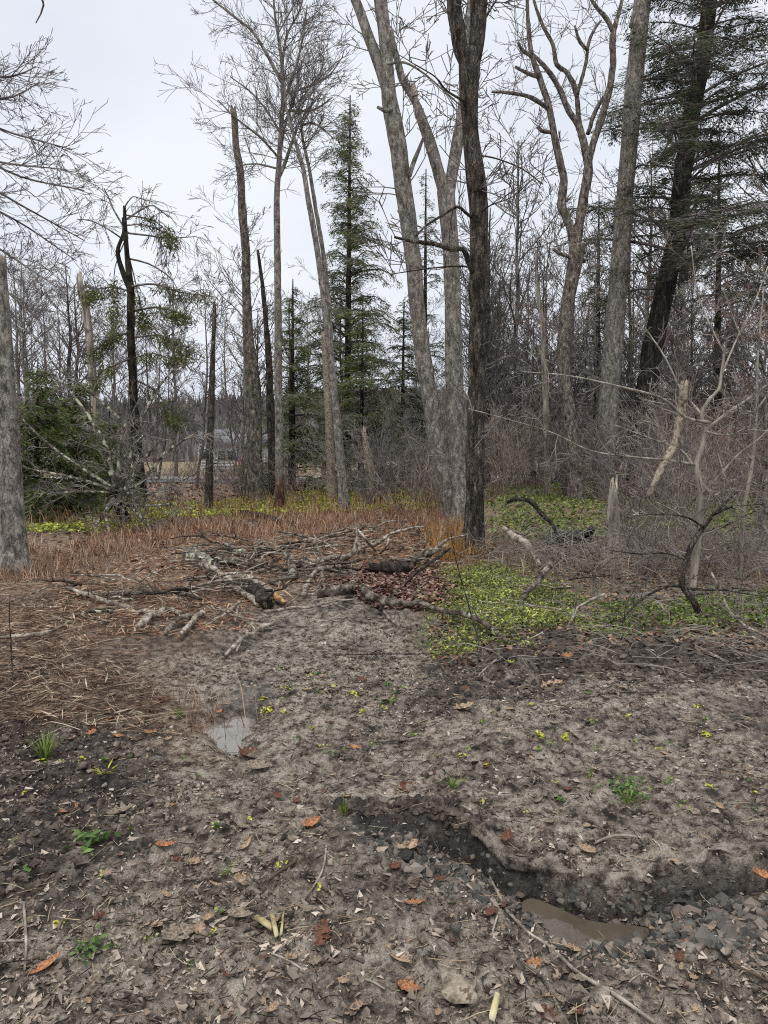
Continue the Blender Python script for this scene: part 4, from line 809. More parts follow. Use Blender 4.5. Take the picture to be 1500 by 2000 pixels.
for _ in range(9): sh.append((U(400, 690), U(18, 24), U(.4, .75), 'low leafless shrub at the foot of the tall snag and slender maple', 'low leafless shrubs behind the dead grass'))
for k, a in enumerate(sh): place_sh(k if k < 5 else random.choice((0, 0, 1, 1, 2, 3, 4)), *a)

# ------------------------------------------------------------------ fallen treetop, spread like a wheel
Y = 14.5; c0 = P(228, 972, Y); t = thing('fallen_treetop', 'fallen treetop with lichen pale branches radiating from a dark butt end', 'fallen tree', (c0[0], c0[1], hz(c0[0], c0[1])))
add_limb(t, 'trunk', path_px([(224, 956, 17, -.9), (232, 985, 19, -.3), (244, 1010, 20, .6), (258, 1020, 18, 1.8)], Y), 'bark_hem', 14, rough=.15)
add_limb(t, 'butt_end', path_px([(222, 950, 12, -1.0), (224, 957, 15, -.93)], Y, .03), 'clods', 12, rough=.2, jag0=.5)
T = Tubes()
for L in ([(226, 955, 9), (214, 900, 9), (198, 852, 8), (158, 792, 6), (130, 757, 4), (95, 720, 2)], [(236, 950, 9), (262, 872, 8), (278, 825, 6), (298, 775, 5), (340, 722, 3), (385, 705, 2)], [(244, 955, 8), (267, 920, 8), (287, 890, 7), (307, 863, 5)], [(256, 960, 8), (293, 923, 7), (320, 887, 6), (363, 857, 4), (395, 840, 2)],
          [(220, 957, 7), (160, 937, 6), (100, 924, 5), (50, 913, 3), (15, 890, 2)], [(216, 950, 7), (150, 908, 6), (92, 865, 5), (40, 815, 3), (12, 780, 2)], [(214, 962, 5), (170, 960, 5), (125, 962, 4), (80, 965, 2)], [(224, 975, 9, -.9), (207, 1000, 9, -1.2), (213, 1035, 8, -1.6), (221, 1068, 7, -1.9)], [(222, 985, 6, -.9), (180, 1030, 5, -1.4), (120, 1058, 4, -1.8), (60, 1066, 3, -2)],
          [(230, 958, 8, -.9), (250, 953, 8, -1.1), (266, 950, 6, -1.3)], [(232, 966, 7, -.8), (262, 962, 6, -1.2)], [(240, 985, 7), (290, 988, 6, -.4), (342, 984, 4, -.8)], [(231, 940, 8), (233, 890, 7), (240, 842, 5), (262, 800, 3)], [(250, 985, 6), (280, 1015, 5, -.6), (300, 1040, 3, -1)], [(233, 817, 5, .2), (173, 763, 5, .2), (110, 717, 4, .2), (80, 670, 3, .2), (20, 627, 2, .2)], [(240, 985, 5, -.3), (242, 1030, 5, -1), (244, 1072, 5, -1.5)],
          [(234, 930, 5, -.2), (245, 890, 4, -.3), (280, 850, 3, -.4)], [(222, 940, 5), (205, 905, 4), (200, 880, 3), (215, 855, 2)], [(260, 975, 5), (330, 950, 4, .2), (390, 920, 3, .4), (430, 900, 2, .5)]):
    p = path_px(L, Y, .1); add_limb(t, 'limb', p, 'bark_lichen', 8, rough=.15); sprout(T, p, 13, .6, 2, dict(STIFF, kids=[0, 3, 3], rmin=.006), .2, 1, .5, (0, 0, .1), 1, .012)
T.build('crown', 'twig_grey', t)
# left thicket: more thin dead branches hanging from the fallen top
# ------------------------------------------------------------------ foreground sapling at the right with hanging limb
Y = 6.3
def sapling(label, trunk, limbs, Y, m, tm, tw=10, L=.35, name='sapling', lev=2):
    t, pt, lp = tree(label, trunk, Y, m, limbs, name=name, sides=10, kw=dict(rough=.12), step=.05, limb_kw=dict(rough=.12))
    T = Tubes()
    for p in lp: sprout(T, p, tw, L, lev, dict(GNARL, wander=.22, kids=[0, 3, 3], rmin=.0034), .15, 1, .6, (0, 0, .12), 1, .007)
    sprout(T, pt, tw, L, lev, dict(GNARL, wander=.22, kids=[0, 3, 3], rmin=.0034), .35, 1, .3, (0, 0, .1), 1, .007)
    T.build('crown', tm, t); return t
sapling('crooked dark sapling rooted behind the soil ridge, right side', [(1372, 1225, 13), (1364, 1195, 13), (1352, 1172, 12), (1334, 1145, 13), (1332, 1120, 12), (1341, 1092, 11), (1350, 1066, 11), (1366, 1040, 10), (1385, 1015, 8), (1410, 988, 6), (1440, 960, 4)],
    [[(1333, 1145, 6), (1300, 1146, 5, -.1), (1262, 1165, 5, -.2), (1232, 1190, 4, -.3), (1215, 1215, 3, -.4)], [(1336, 1148, 5), (1375, 1152, 5, -.1), (1413, 1152, 4, -.2), (1470, 1162, 3, -.3), (1520, 1165, 2, -.3)], [(1341, 1092, 5), (1300, 1080, 4, .1), (1250, 1082, 3, .2), (1190, 1075, 2, .3)], [(1375, 1030, 5), (1340, 1010, 4, -.2), (1290, 1004, 3, -.3), (1220, 1010, 2, -.4)], [(1366, 1042, 4), (1410, 1030, 3, .2), (1460, 1005, 2, .3), (1500, 990, 2, .3)],
     [(1395, 1005, 5), (1430, 990, 4, -.2), (1490, 985, 2, -.3)]], Y, 'bark_dark', 'twig_grey', 9, .38)
Y2 = 7.6
sapling('pale grey sapling with spreading crooked branches, right side', [(1352, 1150, 16), (1357, 1100, 15), (1364, 1040, 14), (1369, 968, 13), (1363, 930, 12), (1360, 905, 10), (1372, 870, 9), (1376, 840, 8), (1371, 810, 8), (1385, 780, 7), (1404, 760, 6), (1410, 722, 5), (1420, 660, 4)],
    [[(1358, 908, 6), (1305, 899, 5, -.2), (1240, 893, 4, -.4), (1153, 880, 3, -.6), (1070, 842, 2, -.8), (915, 798, 1.5, -1)], [(1386, 825, 6), (1340, 816, 6, -.2), (1292, 778, 5, -.4), (1197, 752, 4, -.6), (1110, 734, 3, -.7), (1020, 726, 2, -.8)], [(1374, 850, 6), (1400, 822, 6, .1), (1457, 782, 5, .2), (1500, 752, 4, .3), (1560, 730, 3, .3)], [(1371, 810, 5), (1330, 760, 4, .3), (1300, 700, 3, .5), (1260, 640, 2, .6)],
     [(1408, 735, 4), (1440, 660, 3, .2), (1470, 600, 3, .3), (1500, 520, 2, .4)], [(1369, 968, 6), (1405, 930, 5, -.2), (1440, 890, 4, -.3), (1490, 850, 3, -.4), (1530, 800, 2, -.4)], [(1362, 920, 5), (1330, 880, 4, .2), (1280, 860, 3, .4), (1200, 830, 2, .6)], [(1376, 842, 4), (1420, 850, 3, -.3), (1470, 830, 2, -.5)], [(1415, 690, 4), (1380, 620, 3, .2), (1360, 560, 2, .3), (1350, 480, 2, .4)], [(1366, 1030, 4), (1320, 1000, 3, -.3), (1280, 980, 2, -.5)]], Y2, 'bark_pale', 'twig_grey', 11, .5)
sapling('pale thin sapling leaning beside the pale sapling, right edge', [(1440, 1180, 9), (1446, 1100, 8), (1452, 1000, 7), (1470, 900, 6), (1478, 800, 5), (1480, 700, 4), (1492, 560, 3)], [[(1452, 1000, 4), (1420, 940, 3, .1), (1400, 880, 2, .2)], [(1470, 900, 4), (1430, 850, 3, -.1), (1380, 800, 2, -.2)], [(1478, 800, 4), (1520, 740, 3), (1540, 680, 2)], [(1480, 720, 3), (1440, 640, 2, .1), (1410, 560, 2, .2)]], 8.2, 'bark_pale', 'twig_red', 12, .5)
# hanging broken limb
pl = path_px([(1336, 752, 13, -.1), (1334, 780, 16, -.1), (1331, 808, 15, -.1), (1318, 864, 15, -.15), (1306, 890, 14, -.2), (1292, 915, 14, -.25), (1280, 940, 12, -.3), (1267, 968, 9, -.3)], Y2, .03)
t = thing('hanging_limb', 'broken flaky barked limb hanging in the branches of the pale sapling', 'branch', pl[-1, :3]); add_limb(t, 'limb', pl, 'birch', 14, rough=.3, freq=8, jag=1.0, jag0=1.0); splinter(t, 'splintered_end', pl[-1, :3], (-.3, 0, -1), .02, .05, 'stripped')

# ------------------------------------------------------------------ brash pile: every log and branch a thing
def gpath(pix, step=.03, lift=0.0):
    rows = []
    for p in pix:
        if len(p) > 3: w = P(p[0], p[1], p[3]); r = p[2] * p[3] / FPX / 2
        else:
            w = flat(p[0], p[1]); r = p[2] * w[1] / FPX / 2; w = G(p[0], p[1], r * .9 + lift + (.035 if 5.2 < w[1] < 10 else .004))
        rows.append([*w, r])
    return smooth_path(rows, step)
def log(label, pix, m, cat='branch', name='fallen_branch', sides=10, split=None, kids=(), twigs=0, rough=.3, tw_L=.25, bark_patch=None, group=None, twm='twig_grey', lift=0.0):
    p = gpath(pix, .03, lift); o = p[len(p) // 2, :3].copy(); o[2] = hz(o[0], o[1])
    u_ = np.arange(len(p)) * .03 * 5; sd_ = random.randrange(99); env = np.sin(np.linspace(.15, math.pi - .15, len(p))); rr_ = np.minimum(p[:, 3], .03) * .9 * env
    for ax in range(3): p[:, ax] += rr_ * fbm2(u_, u_ * 0 + ax * 7.7, 1.0, 3, sd_)
    p[:, 3] *= 1.05 * (1 + .16 * fbm2(u_, u_ * 0 + 33, 1.4, 2, sd_))
    t = thing(name, label, cat, o, group); add_limb(t, 'stem', p, m, sides, rough=rough, jag=.7, jag0=.7)
    for e, mm in (split or {}).items():
        q, d = (p[0], p[0, :3] - p[2, :3]) if e == 0 else (p[-1], p[-1, :3] - p[-3, :3]); splinter(t, 'split_end', q[:3], d, q[3], q[3] * 5, mm)
    for k in kids: add_limb(t, 'side_branch', gpath(k), m, 7, rough=rough)
    if bark_patch:
        a, b = [int(v * (len(p) - 1)) for v in bark_patch[:2]]; q = p[a:b + 1].copy(); q[:, 3] *= 1.06; add_limb(t, 'bare_wood', q, bark_patch[2], sides, rough=rough)
    if twigs:
        T = Tubes(); sprout(T, p, twigs, tw_L, 1, dict(GNARL, kids=[0, 3], rmin=.0035), .2, 1, .4, (0, 0, .1), 1, .006); T.build('twigs', twm, t)['kind'] = 'stuff'
    return t
log('thick lichen grey log end at the back left of the brash pile', [(372, 1083, 26), (392, 1094, 28), (416, 1107, 22)], 'bark_lichen', 'log', 'log', 14)
log('long stripped split branch sloping down the front of the brash pile', [(398, 1103, 9, 8.2), (430, 1118, 11, 7.9), (470, 1152, 12, 7.4), (506, 1182, 9)], 'log_pale', split={0: 'stripped'})
log('split branch with torn orange wood at its lower end', [(440, 1122, 10, 8.0), (486, 1130, 13, 7.8), (518, 1150, 14, 7.6), (548, 1172, 11), (566, 1182, 8)], 'log_pale', split={1: 'split'}, bark_patch=(.72, .98, 'split'))
log('dark mossy log wedged under the split branches', [(470, 1134, 18), (498, 1156, 22), (524, 1180, 20)], 'log_dark', 'log', 'log', 14)
log('short grey log lying at the top of the brash pile', [(442, 1066, 11), (462, 1076, 16), (488, 1088, 13)], 'bark_lichen', 'log', 'log', 12, split={0: 'bark_pale'})
log('brown barked log across the back of the brash pile', [(434, 1092, 15), (470, 1098, 18), (512, 1100, 15)], 'log', 'log', 'log', 12)
log('bent elbow shaped grey log right of the brash pile middle', [(562, 1081, 15, 8.6), (570, 1104, 17, 8.4), (566, 1126, 15), (544, 1138, 12), (526, 1136, 6)], 'log', 'log', 'log', 12)
log('thin grey branch ending in an upright snapped stick with orange split', [(572, 1100, 6), (630, 1092, 8), (664, 1090, 9), (684, 1086, 10, 9.0), (697, 1066, 8, 9.0), (696, 1030, 4, 9.0), (693, 1002, 3, 9.0)], 'log_pale', kids=[[(699, 1060, 7, 8.98), (703, 1066, 8, 8.97), (699, 1083, 5, 8.96)]])
log('thin curved grey branch arching over the brash pile', [(544, 1038, 4, 9.2), (580, 1044, 4, 9.0), (606, 1054, 5, 8.7), (624, 1076, 5, 8.4), (631, 1100, 6, 8.0), (629, 1130, 6, 7.7), (622, 1152, 6)], 'log', twigs=5)
log('forked pale stick standing in front of the elbow shaped log', [(594, 1160, 8), (606, 1126, 8, 7.8), (626, 1111, 8, 7.9), (662, 1106, 6, 8.0)], 'log_pale', split={0: 'split'}, kids=[[(626, 1112, 5, 7.9), (618, 1090, 4, 7.95), (613, 1078, 2, 8.0)]])
log('dark sawn log lying on the red brown leaf heap', [(726, 1108, 17), (760, 1110, 19), (794, 1108, 18)], 'log_dark', 'log', 'log', 14, lift=.06)
log('pale broken branch propped against the dark sawn log', [(792, 1107, 17), (814, 1090, 15, 9.3), (840, 1080, 13, 9.4), (862, 1070, 10, 9.5)], 'log', split={1: 'stripped'})
log('long dark branch with stripped yellow patch across the track end', [(624, 1160, 12), (662, 1154, 17), (694, 1146, 18, 7.75), (708, 1147, 18, 7.7), (724, 1162, 15), (745, 1170, 13), (800, 1178, 11), (850, 1186, 10), (900, 1198, 10), (942, 1214, 9), (965, 1230, 8), (990, 1252, 6)], 'log', sides=12, lift=.09, bark_patch=(.24, .40, 'stripped'), kids=[[(940, 1213, 7), (975, 1210, 5), (1010, 1205, 4)], [(850, 1190, 6), (880, 1160, 5, 7.4), (905, 1155, 4, 7.4), (925, 1170, 3, 7.3)]], twigs=8)
log('straight dark stick slanting up to the right over the leaf heap', [(740, 1186, 7), (775, 1152, 7, 7.2), (810, 1124, 6, 7.4), (845, 1096, 6, 7.6), (878, 1072, 5, 7.8)], 'log_dark')
log('thin grey stick below the stripped yellow branch', [(744, 1190, 7), (770, 1216, 6), (802, 1228, 5)], 'log', twigs=5)
log('long grey branch at the left of the brash pile', [(133, 1148, 6), (175, 1162, 9), (213, 1178, 10), (260, 1190, 9), (299, 1196, 8)], 'log_pale', twigs=6)
log('thin branch curving below the long grey branch on the left', [(123, 1224, 6), (150, 1203, 5), (190, 1190, 6), (235, 1187, 6), (290, 1193, 6)], 'log')
log('thick short branch stub pointing down left of the pile', [(267, 1226, 9), (295, 1206, 12), (322, 1192, 12), (352, 1198, 9)], 'log_pale')
log('knobbly grey branch in the front left of the brash pile', [(325, 1238, 8), (341, 1214, 10), (362, 1206, 10), (386, 1204, 8)], 'log')
log('upright branch stub with raw orange tip in the left pile', [(352, 1242, 6), (372, 1218, 10), (395, 1196, 11)], 'log_pale', split={0: 'split'}, kids=[[(395, 1200, 5), (406, 1216, 4, 6.3), (414, 1234, 3)]])
log('short black stick jutting up left of the pile', [(347, 1168, 4), (366, 1146, 5, 7.6), (385, 1122, 4, 7.7)], 'log_dark')
log('pale thin stick in front of the split branches', [(416, 1212, 5), (440, 1198, 6), (469, 1176, 6, 6.9)], 'log_pale', kids=[[(466, 1178, 5, 6.9), (462, 1200, 5), (459, 1216, 4)]])
log('pale forked branch lying lowest in front of the pile', [(440, 1280, 6), (460, 1258, 8), (482, 1244, 8), (510, 1226, 8), (546, 1215, 6)], 'log_pale', kids=[[(482, 1244, 6), (486, 1226, 7, 6.1), (512, 1206, 6, 6.3)], [(470, 1254, 5), (462, 1272, 4)]])
log('grey horizontal branch in the left thatch', [(160, 1160, 6), (250, 1160, 9), (330, 1155, 10), (400, 1150, 8)], 'log', kids=[[(300, 1156, 5), (280, 1140, 4, 7.4), (262, 1130, 3, 7.5)]])
log('thin long branch running out of the left edge across dead grass', [(-20, 1246, 6), (40, 1240, 7), (85, 1236, 7), (123, 1222, 5)], 'log_pale')
log('pale straight stick lying in the left thatch near the edge', [(10, 1305, 5), (60, 1300, 6), (110, 1295, 4)], 'log_pale')
log('arched dark branch in the green leaves right of the dark trunk', [(992, 980, 6, 10.2), (1012, 973, 8, 10.1), (1034, 978, 8, 10), (1058, 1000, 8, 9.9), (1076, 1020, 7, 9.8), (1090, 1050, 6, 9.7)], 'log_dark', twigs=4)
log('pale peeling log leaning in the brush right of the dark trunk', [(986, 1035, 10, 9.6), (1008, 1048, 14, 9.4), (1028, 1064, 13, 9.2), (1056, 1106, 9)], 'log_pale', 'log', 'log', 12)
log('straight brown pole leaning over the periwinkle patch', [(1008, 1184, 8), (1040, 1144, 10, 7.3), (1068, 1108, 10, 7.6), (1088, 1078, 9, 7.8)], 'log')
log('thin grey stick lying on the periwinkle leaves', [(910, 1156, 6), (950, 1150, 6), (1000, 1146, 4)], 'log')
log('short thin stick at the top of the periwinkle patch', [(848, 1128, 5), (876, 1108, 5), (905, 1098, 4)], 'log')
log('short peeling stub with pale cut end sticking from soil ridge', [(1024, 1312, 12), (1012, 1292, 16, 4.95), (996, 1272, 15, 5.05)], 'bark_lichen', 'stump', 'branch_stub', 12, split=None, bark_patch=(.88, .999, 'stripped'))
log('pale forked twig branch standing on the soil ridge', [(1108, 1228, 4), (1124, 1194, 5, 5.9), (1150, 1174, 5, 6.0), (1180, 1160, 4, 6.1)], 'log_pale', twigs=6)
log('long pale thin branch curving over the right periwinkle', [(1500, 1245, 4), (1440, 1210, 5, 5.9), (1412, 1165, 5, 6.2), (1390, 1120, 4, 6.3)], 'log_pale', twigs=8)
log('thin dark leaning stick at the right of the soil ridge', [(1360, 1262, 5), (1400, 1284, 5), (1428, 1302, 4)], 'log_pale')
log('rotting log half sunk in grass under the tall snag', [(432, 1000, 10), (490, 1006, 12), (548, 1018, 10), (580, 1026, 8)], 'log_dark', 'log', 'log', 10, kids=[[(500, 1010, 7), (480, 1035, 6), (470, 1060, 4)]])
log('fallen grey branch fork in the dead grass behind the pile', [(700, 1070, 6), (740, 1060, 7, 9.6), (764, 1042, 6, 9.7), (800, 1032, 4, 9.8), (830, 1028, 3, 9.9)], 'log_pale', kids=[[(700, 1035, 5, 9.6), (716, 1056, 6, 9.5), (734, 1076, 5)], [(762, 1044, 5, 9.7), (754, 1068, 4, 9.5), (742, 1080, 3)]])
log('thin crooked branch fork left of the dark trunk', [(835, 1092, 5), (856, 1066, 5, 9.5), (880, 1052, 4, 9.6), (914, 1044, 3, 9.7)], 'log_pale', kids=[[(856, 1066, 3, 9.5), (862, 1040, 3, 9.5), (864, 1015, 2, 9.5)]])
log('small log stub lying behind the brash pile', [(462, 1018, 9), (480, 1024, 12), (496, 1032, 9)], 'log', 'log', 'log', 10)
def inpoly(poly, x, y): return sdpoly(poly, np.array([x]), np.array([y]))[0] < 0
PILE2 = gp([(120, 1150), (380, 1075), (560, 1065), (700, 1040), (900, 1050), (880, 1100), (660, 1150), (560, 1190), (480, 1250), (250, 1250)])
def brash(label, group, poly, n, L0, L1, w):
    lo, hi = np.array(poly)[:, :2].min(0), np.array(poly)[:, :2].max(0); k = 0
    while k < n:
        x, y = U(lo[0], hi[0]), U(lo[1], hi[1])
        if not inpoly(poly, x, y): continue
        k += 1; L = U(L0, L1); a = random.gauss(0, .75) + random.choice((0, math.pi)); r = U(.35, 1) * w; pts = []; z = U(.03, .15); el = U(0, .5) if 'heart' not in label else U(.1, .95)
        for i in range(6):
            f = i / 5; pts.append([x + math.cos(a) * L * f, y + math.sin(a) * L * f, 0, r * (1 - .6 * f)]); a += random.gauss(0, .22)
        pts = np.array(pts); g = hgt(pts[:, 0], pts[:, 1]); pts[:, 2] = g + z + r + np.linspace(0, 1, 6) * el * L * .5 - np.linspace(0, 1, 6) ** 2 * el * L * .3
        m = random.choice(('log', 'log_pale', 'log_pale', 'log_pale', 'log_pale', 'log', 'log_dark', 'bark_lichen')); kd = {'log': 'brown', 'log_pale': 'pale stripped', 'log_dark': 'blackish', 'bark_lichen': 'lichen spotted'}[m]; up_ = ' sticking up' if el > .3 else ' lying flat'
        p = smooth_path(pts, .04); t = thing('fallen_branch', kd + ' crooked ' + ('long' if L > .75 else 'short') + ' branch' + up_ + ' ' + label, 'branch', (x, y, float(g[0])), group)
        add_limb(t, 'stem', p, m, 7, rough=.3)
        for q in range(random.randrange(1, 4)):
            i = int(U(.2, .85) * (len(p) - 2)); d = p[i + 1, :3] - p[i, :3]; d = d / np.linalg.norm(d); o = np.array(rdir()); e = nrm(tuple(d + o * .9 + np.array([0, 0, .25]))); l2 = L * U(.2, .5); c = p[i, :3]
            bp = np.array([[*(c + np.array(e) * l2 * f + np.array(rdir()) * .03 * l2 * f), p[i, 3] * .6 * (1 - .6 * f)] for f in (0, .33, .66, 1)]); add_limb(t, 'side_branch', smooth_path(bp, .05), m, 6, rough=.25)
brash('among the outer brash pile', 'thin branches in the brash pile', PILE2, 80, .3, 1.0, .019)
brash('in the heart of the brash heap', 'branches in the heart of the brash heap', gp([(365, 1085), (560, 1072), (700, 1062), (700, 1120), (590, 1190), (460, 1235), (395, 1205)]), 55, .3, .95, .021)
brash('in the brush below the black bin', 'thin branches in the right brush', gp([(960, 1120), (1000, 1060), (1480, 1060), (1490, 1230), (1150, 1240), (1000, 1180)]), 26, .5, 1.3, .012)
# foreground sticks
def stick(label, pix, m='twig_grey', kids=()):
    p = gpath(pix, .02); o = p[len(p) // 2, :3].copy(); o[2] = hz(o[0], o[1]); t = thing('stick', label, 'stick', o); add_limb(t, 'stem', p, m, 7, rough=.25, freq=7)
    for k in kids: add_limb(t, 'side_twig', gpath(k, .02), m, 6, rough=.2)
stick('long pale forked twig beside the slate puddle', [(957, 1712, 4), (975, 1750, 6), (990, 1778, 6), (1030, 1820, 7), (1075, 1850, 7), (1130, 1900, 8), (1200, 1942, 8), (1280, 1998, 8)], 'bark_pale', [[(985, 1768, 4), (960, 1764, 4), (940, 1780, 3)], [(972, 1786, 4), (962, 1820, 4), (952, 1858, 3)], [(1212, 1945, 4), (1235, 1912, 4), (1262, 1902, 4), (1290, 1916, 3)], [(1020, 1812, 4), (1036, 1850, 4), (1042, 1872, 3)]])
stick('thin curved twig on the mud bank at lower right', [(1160, 1648, 4), (1180, 1638, 6), (1215, 1631, 6), (1275, 1640, 4)], 'bark_pale', [[(1276, 1640, 3), (1292, 1660, 4), (1286, 1695, 3)]])
stick('dark twig slanting across wet leaves at the bottom', [(1010, 1870, 4), (1050, 1902, 6), (1080, 1945, 6), (1104, 1996, 6)], 'bark_mid')
stick('grey twig upright in the lower left corner litter', [(46, 1762, 5), (51, 1835, 6), (48, 1895, 5)], 'bark_pale')
stick('short thick brown stick on the mud left of centre', [(324, 1524, 9), (328, 1560, 11), (326, 1602, 10)], 'bark_mid')
stick('thin curved twig right of centre foreground', [(638, 1648, 4), (630, 1698, 4), (604, 1744, 4), (576, 1776, 4)], 'bark_pale')
stick('tan straight twig on leaf litter left of the thin curved twig', [(496, 1738, 5), (540, 1706, 5), (578, 1682, 5)], 'straw')
stick('short white twig near the bottom middle', [(530, 1862, 4), (560, 1874, 5), (592, 1894, 4)], 'bark_pale')
stick('white bent twig at the bottom edge right of the middle', [(712, 1912, 4), (730, 1918, 5), (752, 1932, 4)], 'bark_pale', [[(722, 1916, 4), (734, 1898, 3)]])
stick('tan twig pair at the right edge by the slate chips', [(1412, 1878, 5), (1450, 1892, 6), (1505, 1918, 6)], 'straw', [[(1415, 1880, 4), (1398, 1888, 3)]])
stick('thin twig over dark soil ridge pointing to the stub', [(918, 1338, 4), (960, 1296, 4), (1010, 1262, 4), (1060, 1235, 3)], 'bark_pale')
stick('thin twig lying across the middle of the mud', [(560, 1352, 3), (640, 1346, 4), (720, 1358, 3), (740, 1368, 3)], 'bark_mid')
stick('thin twig lying right of the yellow seedlings', [(1120, 1366, 3), (1200, 1352, 4), (1300, 1352, 3)], 'bark_mid')
stick('short stick lying in the mud below the dark soil', [(650, 1278, 4), (740, 1276, 6), (850, 1276, 4)], 'bark_mid')
stick('small dark stick in the mud left of the rust leaf', [(732, 1448, 4), (780, 1446, 5), (820, 1440, 4)], 'bark_mid')
stick('pale stick at the right edge of the slate', [(1440, 1792, 5), (1480, 1790, 6), (1520, 1784, 5)], 'straw')

# ------------------------------------------------------------------ rotten stump, ragged stump, dumped bin
t, pt, _ = tree('rotten red brown stump beside the slender maple foot', [(549, 1010, 26), (548, 985, 22), (547, 962, 14)], 18.3, 'rot', name='stump', cat='stump', sides=14, kw=dict(rough=.35, jag=2.5, flare=.3), step=.05)
t, pt, _ = tree('ragged pale stump with torn top behind the black bin', [(1196, 1078, 24), (1197, 1040, 22), (1198, 990, 20), (1199, 958, 13)], 10.3, 'bark_pale', name='stump', cat='stump', sides=16, kw=dict(rough=.3, jag=2.5, flare=.3), step=.05)
splinter(t, 'splintered_top', pt[-1, :3], (0, 0, 1), pt[-1, 3] * 1.2, .22, 'stripped', 10)
t, pt, _ = tree('thin dead snag with peeled reddish bark in the right woods', [(1070, 930, 14), (1066, 800, 12), (1060, 650, 10), (1050, 560, 8), (1047, 492, 5)], 24, 'bark_pale', name='tree_snag', sides=8, kw=dict(rough=.15, jag=1.5))
t, pt, _ = tree('broken reddish snag behind the middle shrubs', [(724, 935, 17), (719, 890, 15), (712, 850, 9)], 20, 'birch', name='tree_snag', sides=10, kw=dict(rough=.25, jag=2.5)); splinter(t, 'splintered_top', pt[-1, :3], (0, 0, 1), pt[-1, 3], .3, 'stripped')
t, pt, _ = tree('pale peeled snag behind the leaning twin stem sapling', [(647, 950, 18), (643, 850, 15), (637, 740, 12), (632, 655, 9)], 21, 'birch', name='tree_snag', sides=10, kw=dict(rough=.15, jag=1.5))
b0 = flat(1128, 1076); bz = hz(b0[0], b0[1]); bz -= .11; t = thing('plastic_bin', 'black dumped plastic bin lying among the twigs right of the dark trunk', 'bin', (b0[0], b0[1], bz)); bx, by = b0[0], b0[1]
def bevel_box(name, c, s, parent, m='blackplastic', ch=.02):
    c, s = np.asarray(c, float), np.asarray(s, float) / 2; V, Q = [], []
    for z, k in ((-s[2], ch), (-s[2] + ch, 0), (s[2] - ch, 0), (s[2], ch)):
        x, y = s[0] - k, s[1] - k
        V += [c + np.array(v) for v in ((-x + ch, -y, z), (x - ch, -y, z), (x, -y + ch, z), (x, y - ch, z), (x - ch, y, z), (-x + ch, y, z), (-x, y - ch, z), (-x, -y + ch, z))]
    for r in range(3):
        for j in range(8): Q.append([r * 8 + j, r * 8 + (j + 1) % 8, r * 8 + 8 + (j + 1) % 8, r * 8 + 8 + j])
    T3 = [[0, j + 1, j] for j in range(1, 7)] + [[24, 24 + j, 24 + j + 1] for j in range(1, 7)]
    return mk(name, V, Q, T3, m, parent, smooth=False)
t.rotation_euler = (.03, -.05, .18)
bevel_box('tub', (bx, by + .2, bz + .2), (.50, .36, .30), t)
bevel_box('rim', (bx, by + .2, bz + .375), (.54, .40, .04), t)
for k in range(7): bevel_box('rib', (bx - .24 + k * .08, by - .02, bz + .2), (.03, .04, .28), t, ch=.008)
bevel_box('handle', (bx + .27, by + .1, bz + .43), (.1, .12, .12), t, ch=.03)
bevel_box('side_pocket', (bx - .36, by + .12, bz + .24), (.16, .3, .22), t)
bevel_box('foot', (bx + .3, by + .02, bz + .06), (.12, .1, .12), t)

# bark scrap, straw stalks
def plate(name, label, cat, pix, th, m):
    p = [G(a, b, .012) for a, b in pix]; n = len(p); c = np.mean(p, 0); V = [q + np.array([0, 0, U(.0, .012)]) for q in p] + [q + np.array([0, 0, th + U(0, .012)]) for q in p] + [c + np.array([0, 0, th + .014])]
    Q = [[i, (i + 1) % n, n + (i + 1) % n, n + i] for i in range(n)]; T3 = [[n + i, n + (i + 1) % n, 2 * n] for i in range(n)]
    return tag(mk(name, V, Q, T3, m, org=c, smooth=False), label, cat)
plate('bark_scrap', 'grey white flake of bark lying at the bottom of the picture', 'bark', [(858, 1900), (874, 1904), (884, 1898), (904, 1916), (932, 1924), (926, 1946), (932, 1960), (908, 1968), (884, 1962), (862, 1952), (866, 1930)], .012, 'birch')
plate('bark_scrap', 'tan sliver of wood standing at the bottom edge', 'wood sliver', [(955, 1998), (960, 1968), (968, 1952), (976, 1956), (972, 1978), (966, 1999)], .012, 'stripped')
for lb, pix in (('pale yellow flat straw stalk on the mud near the bottom', [(527, 1792), (536, 1788), (544, 1832), (537, 1836)]), ('thin green straw stalk next to the flat straw stalk', [(552, 1790), (556, 1782), (552, 1826), (546, 1832)]), ('tan straw stalk lying left of the flat straw stalk', [(497, 1796), (502, 1790), (532, 1812), (530, 1820)])):
    plate('straw_stalk', lb, 'straw', pix, .006, 'straw_dull')

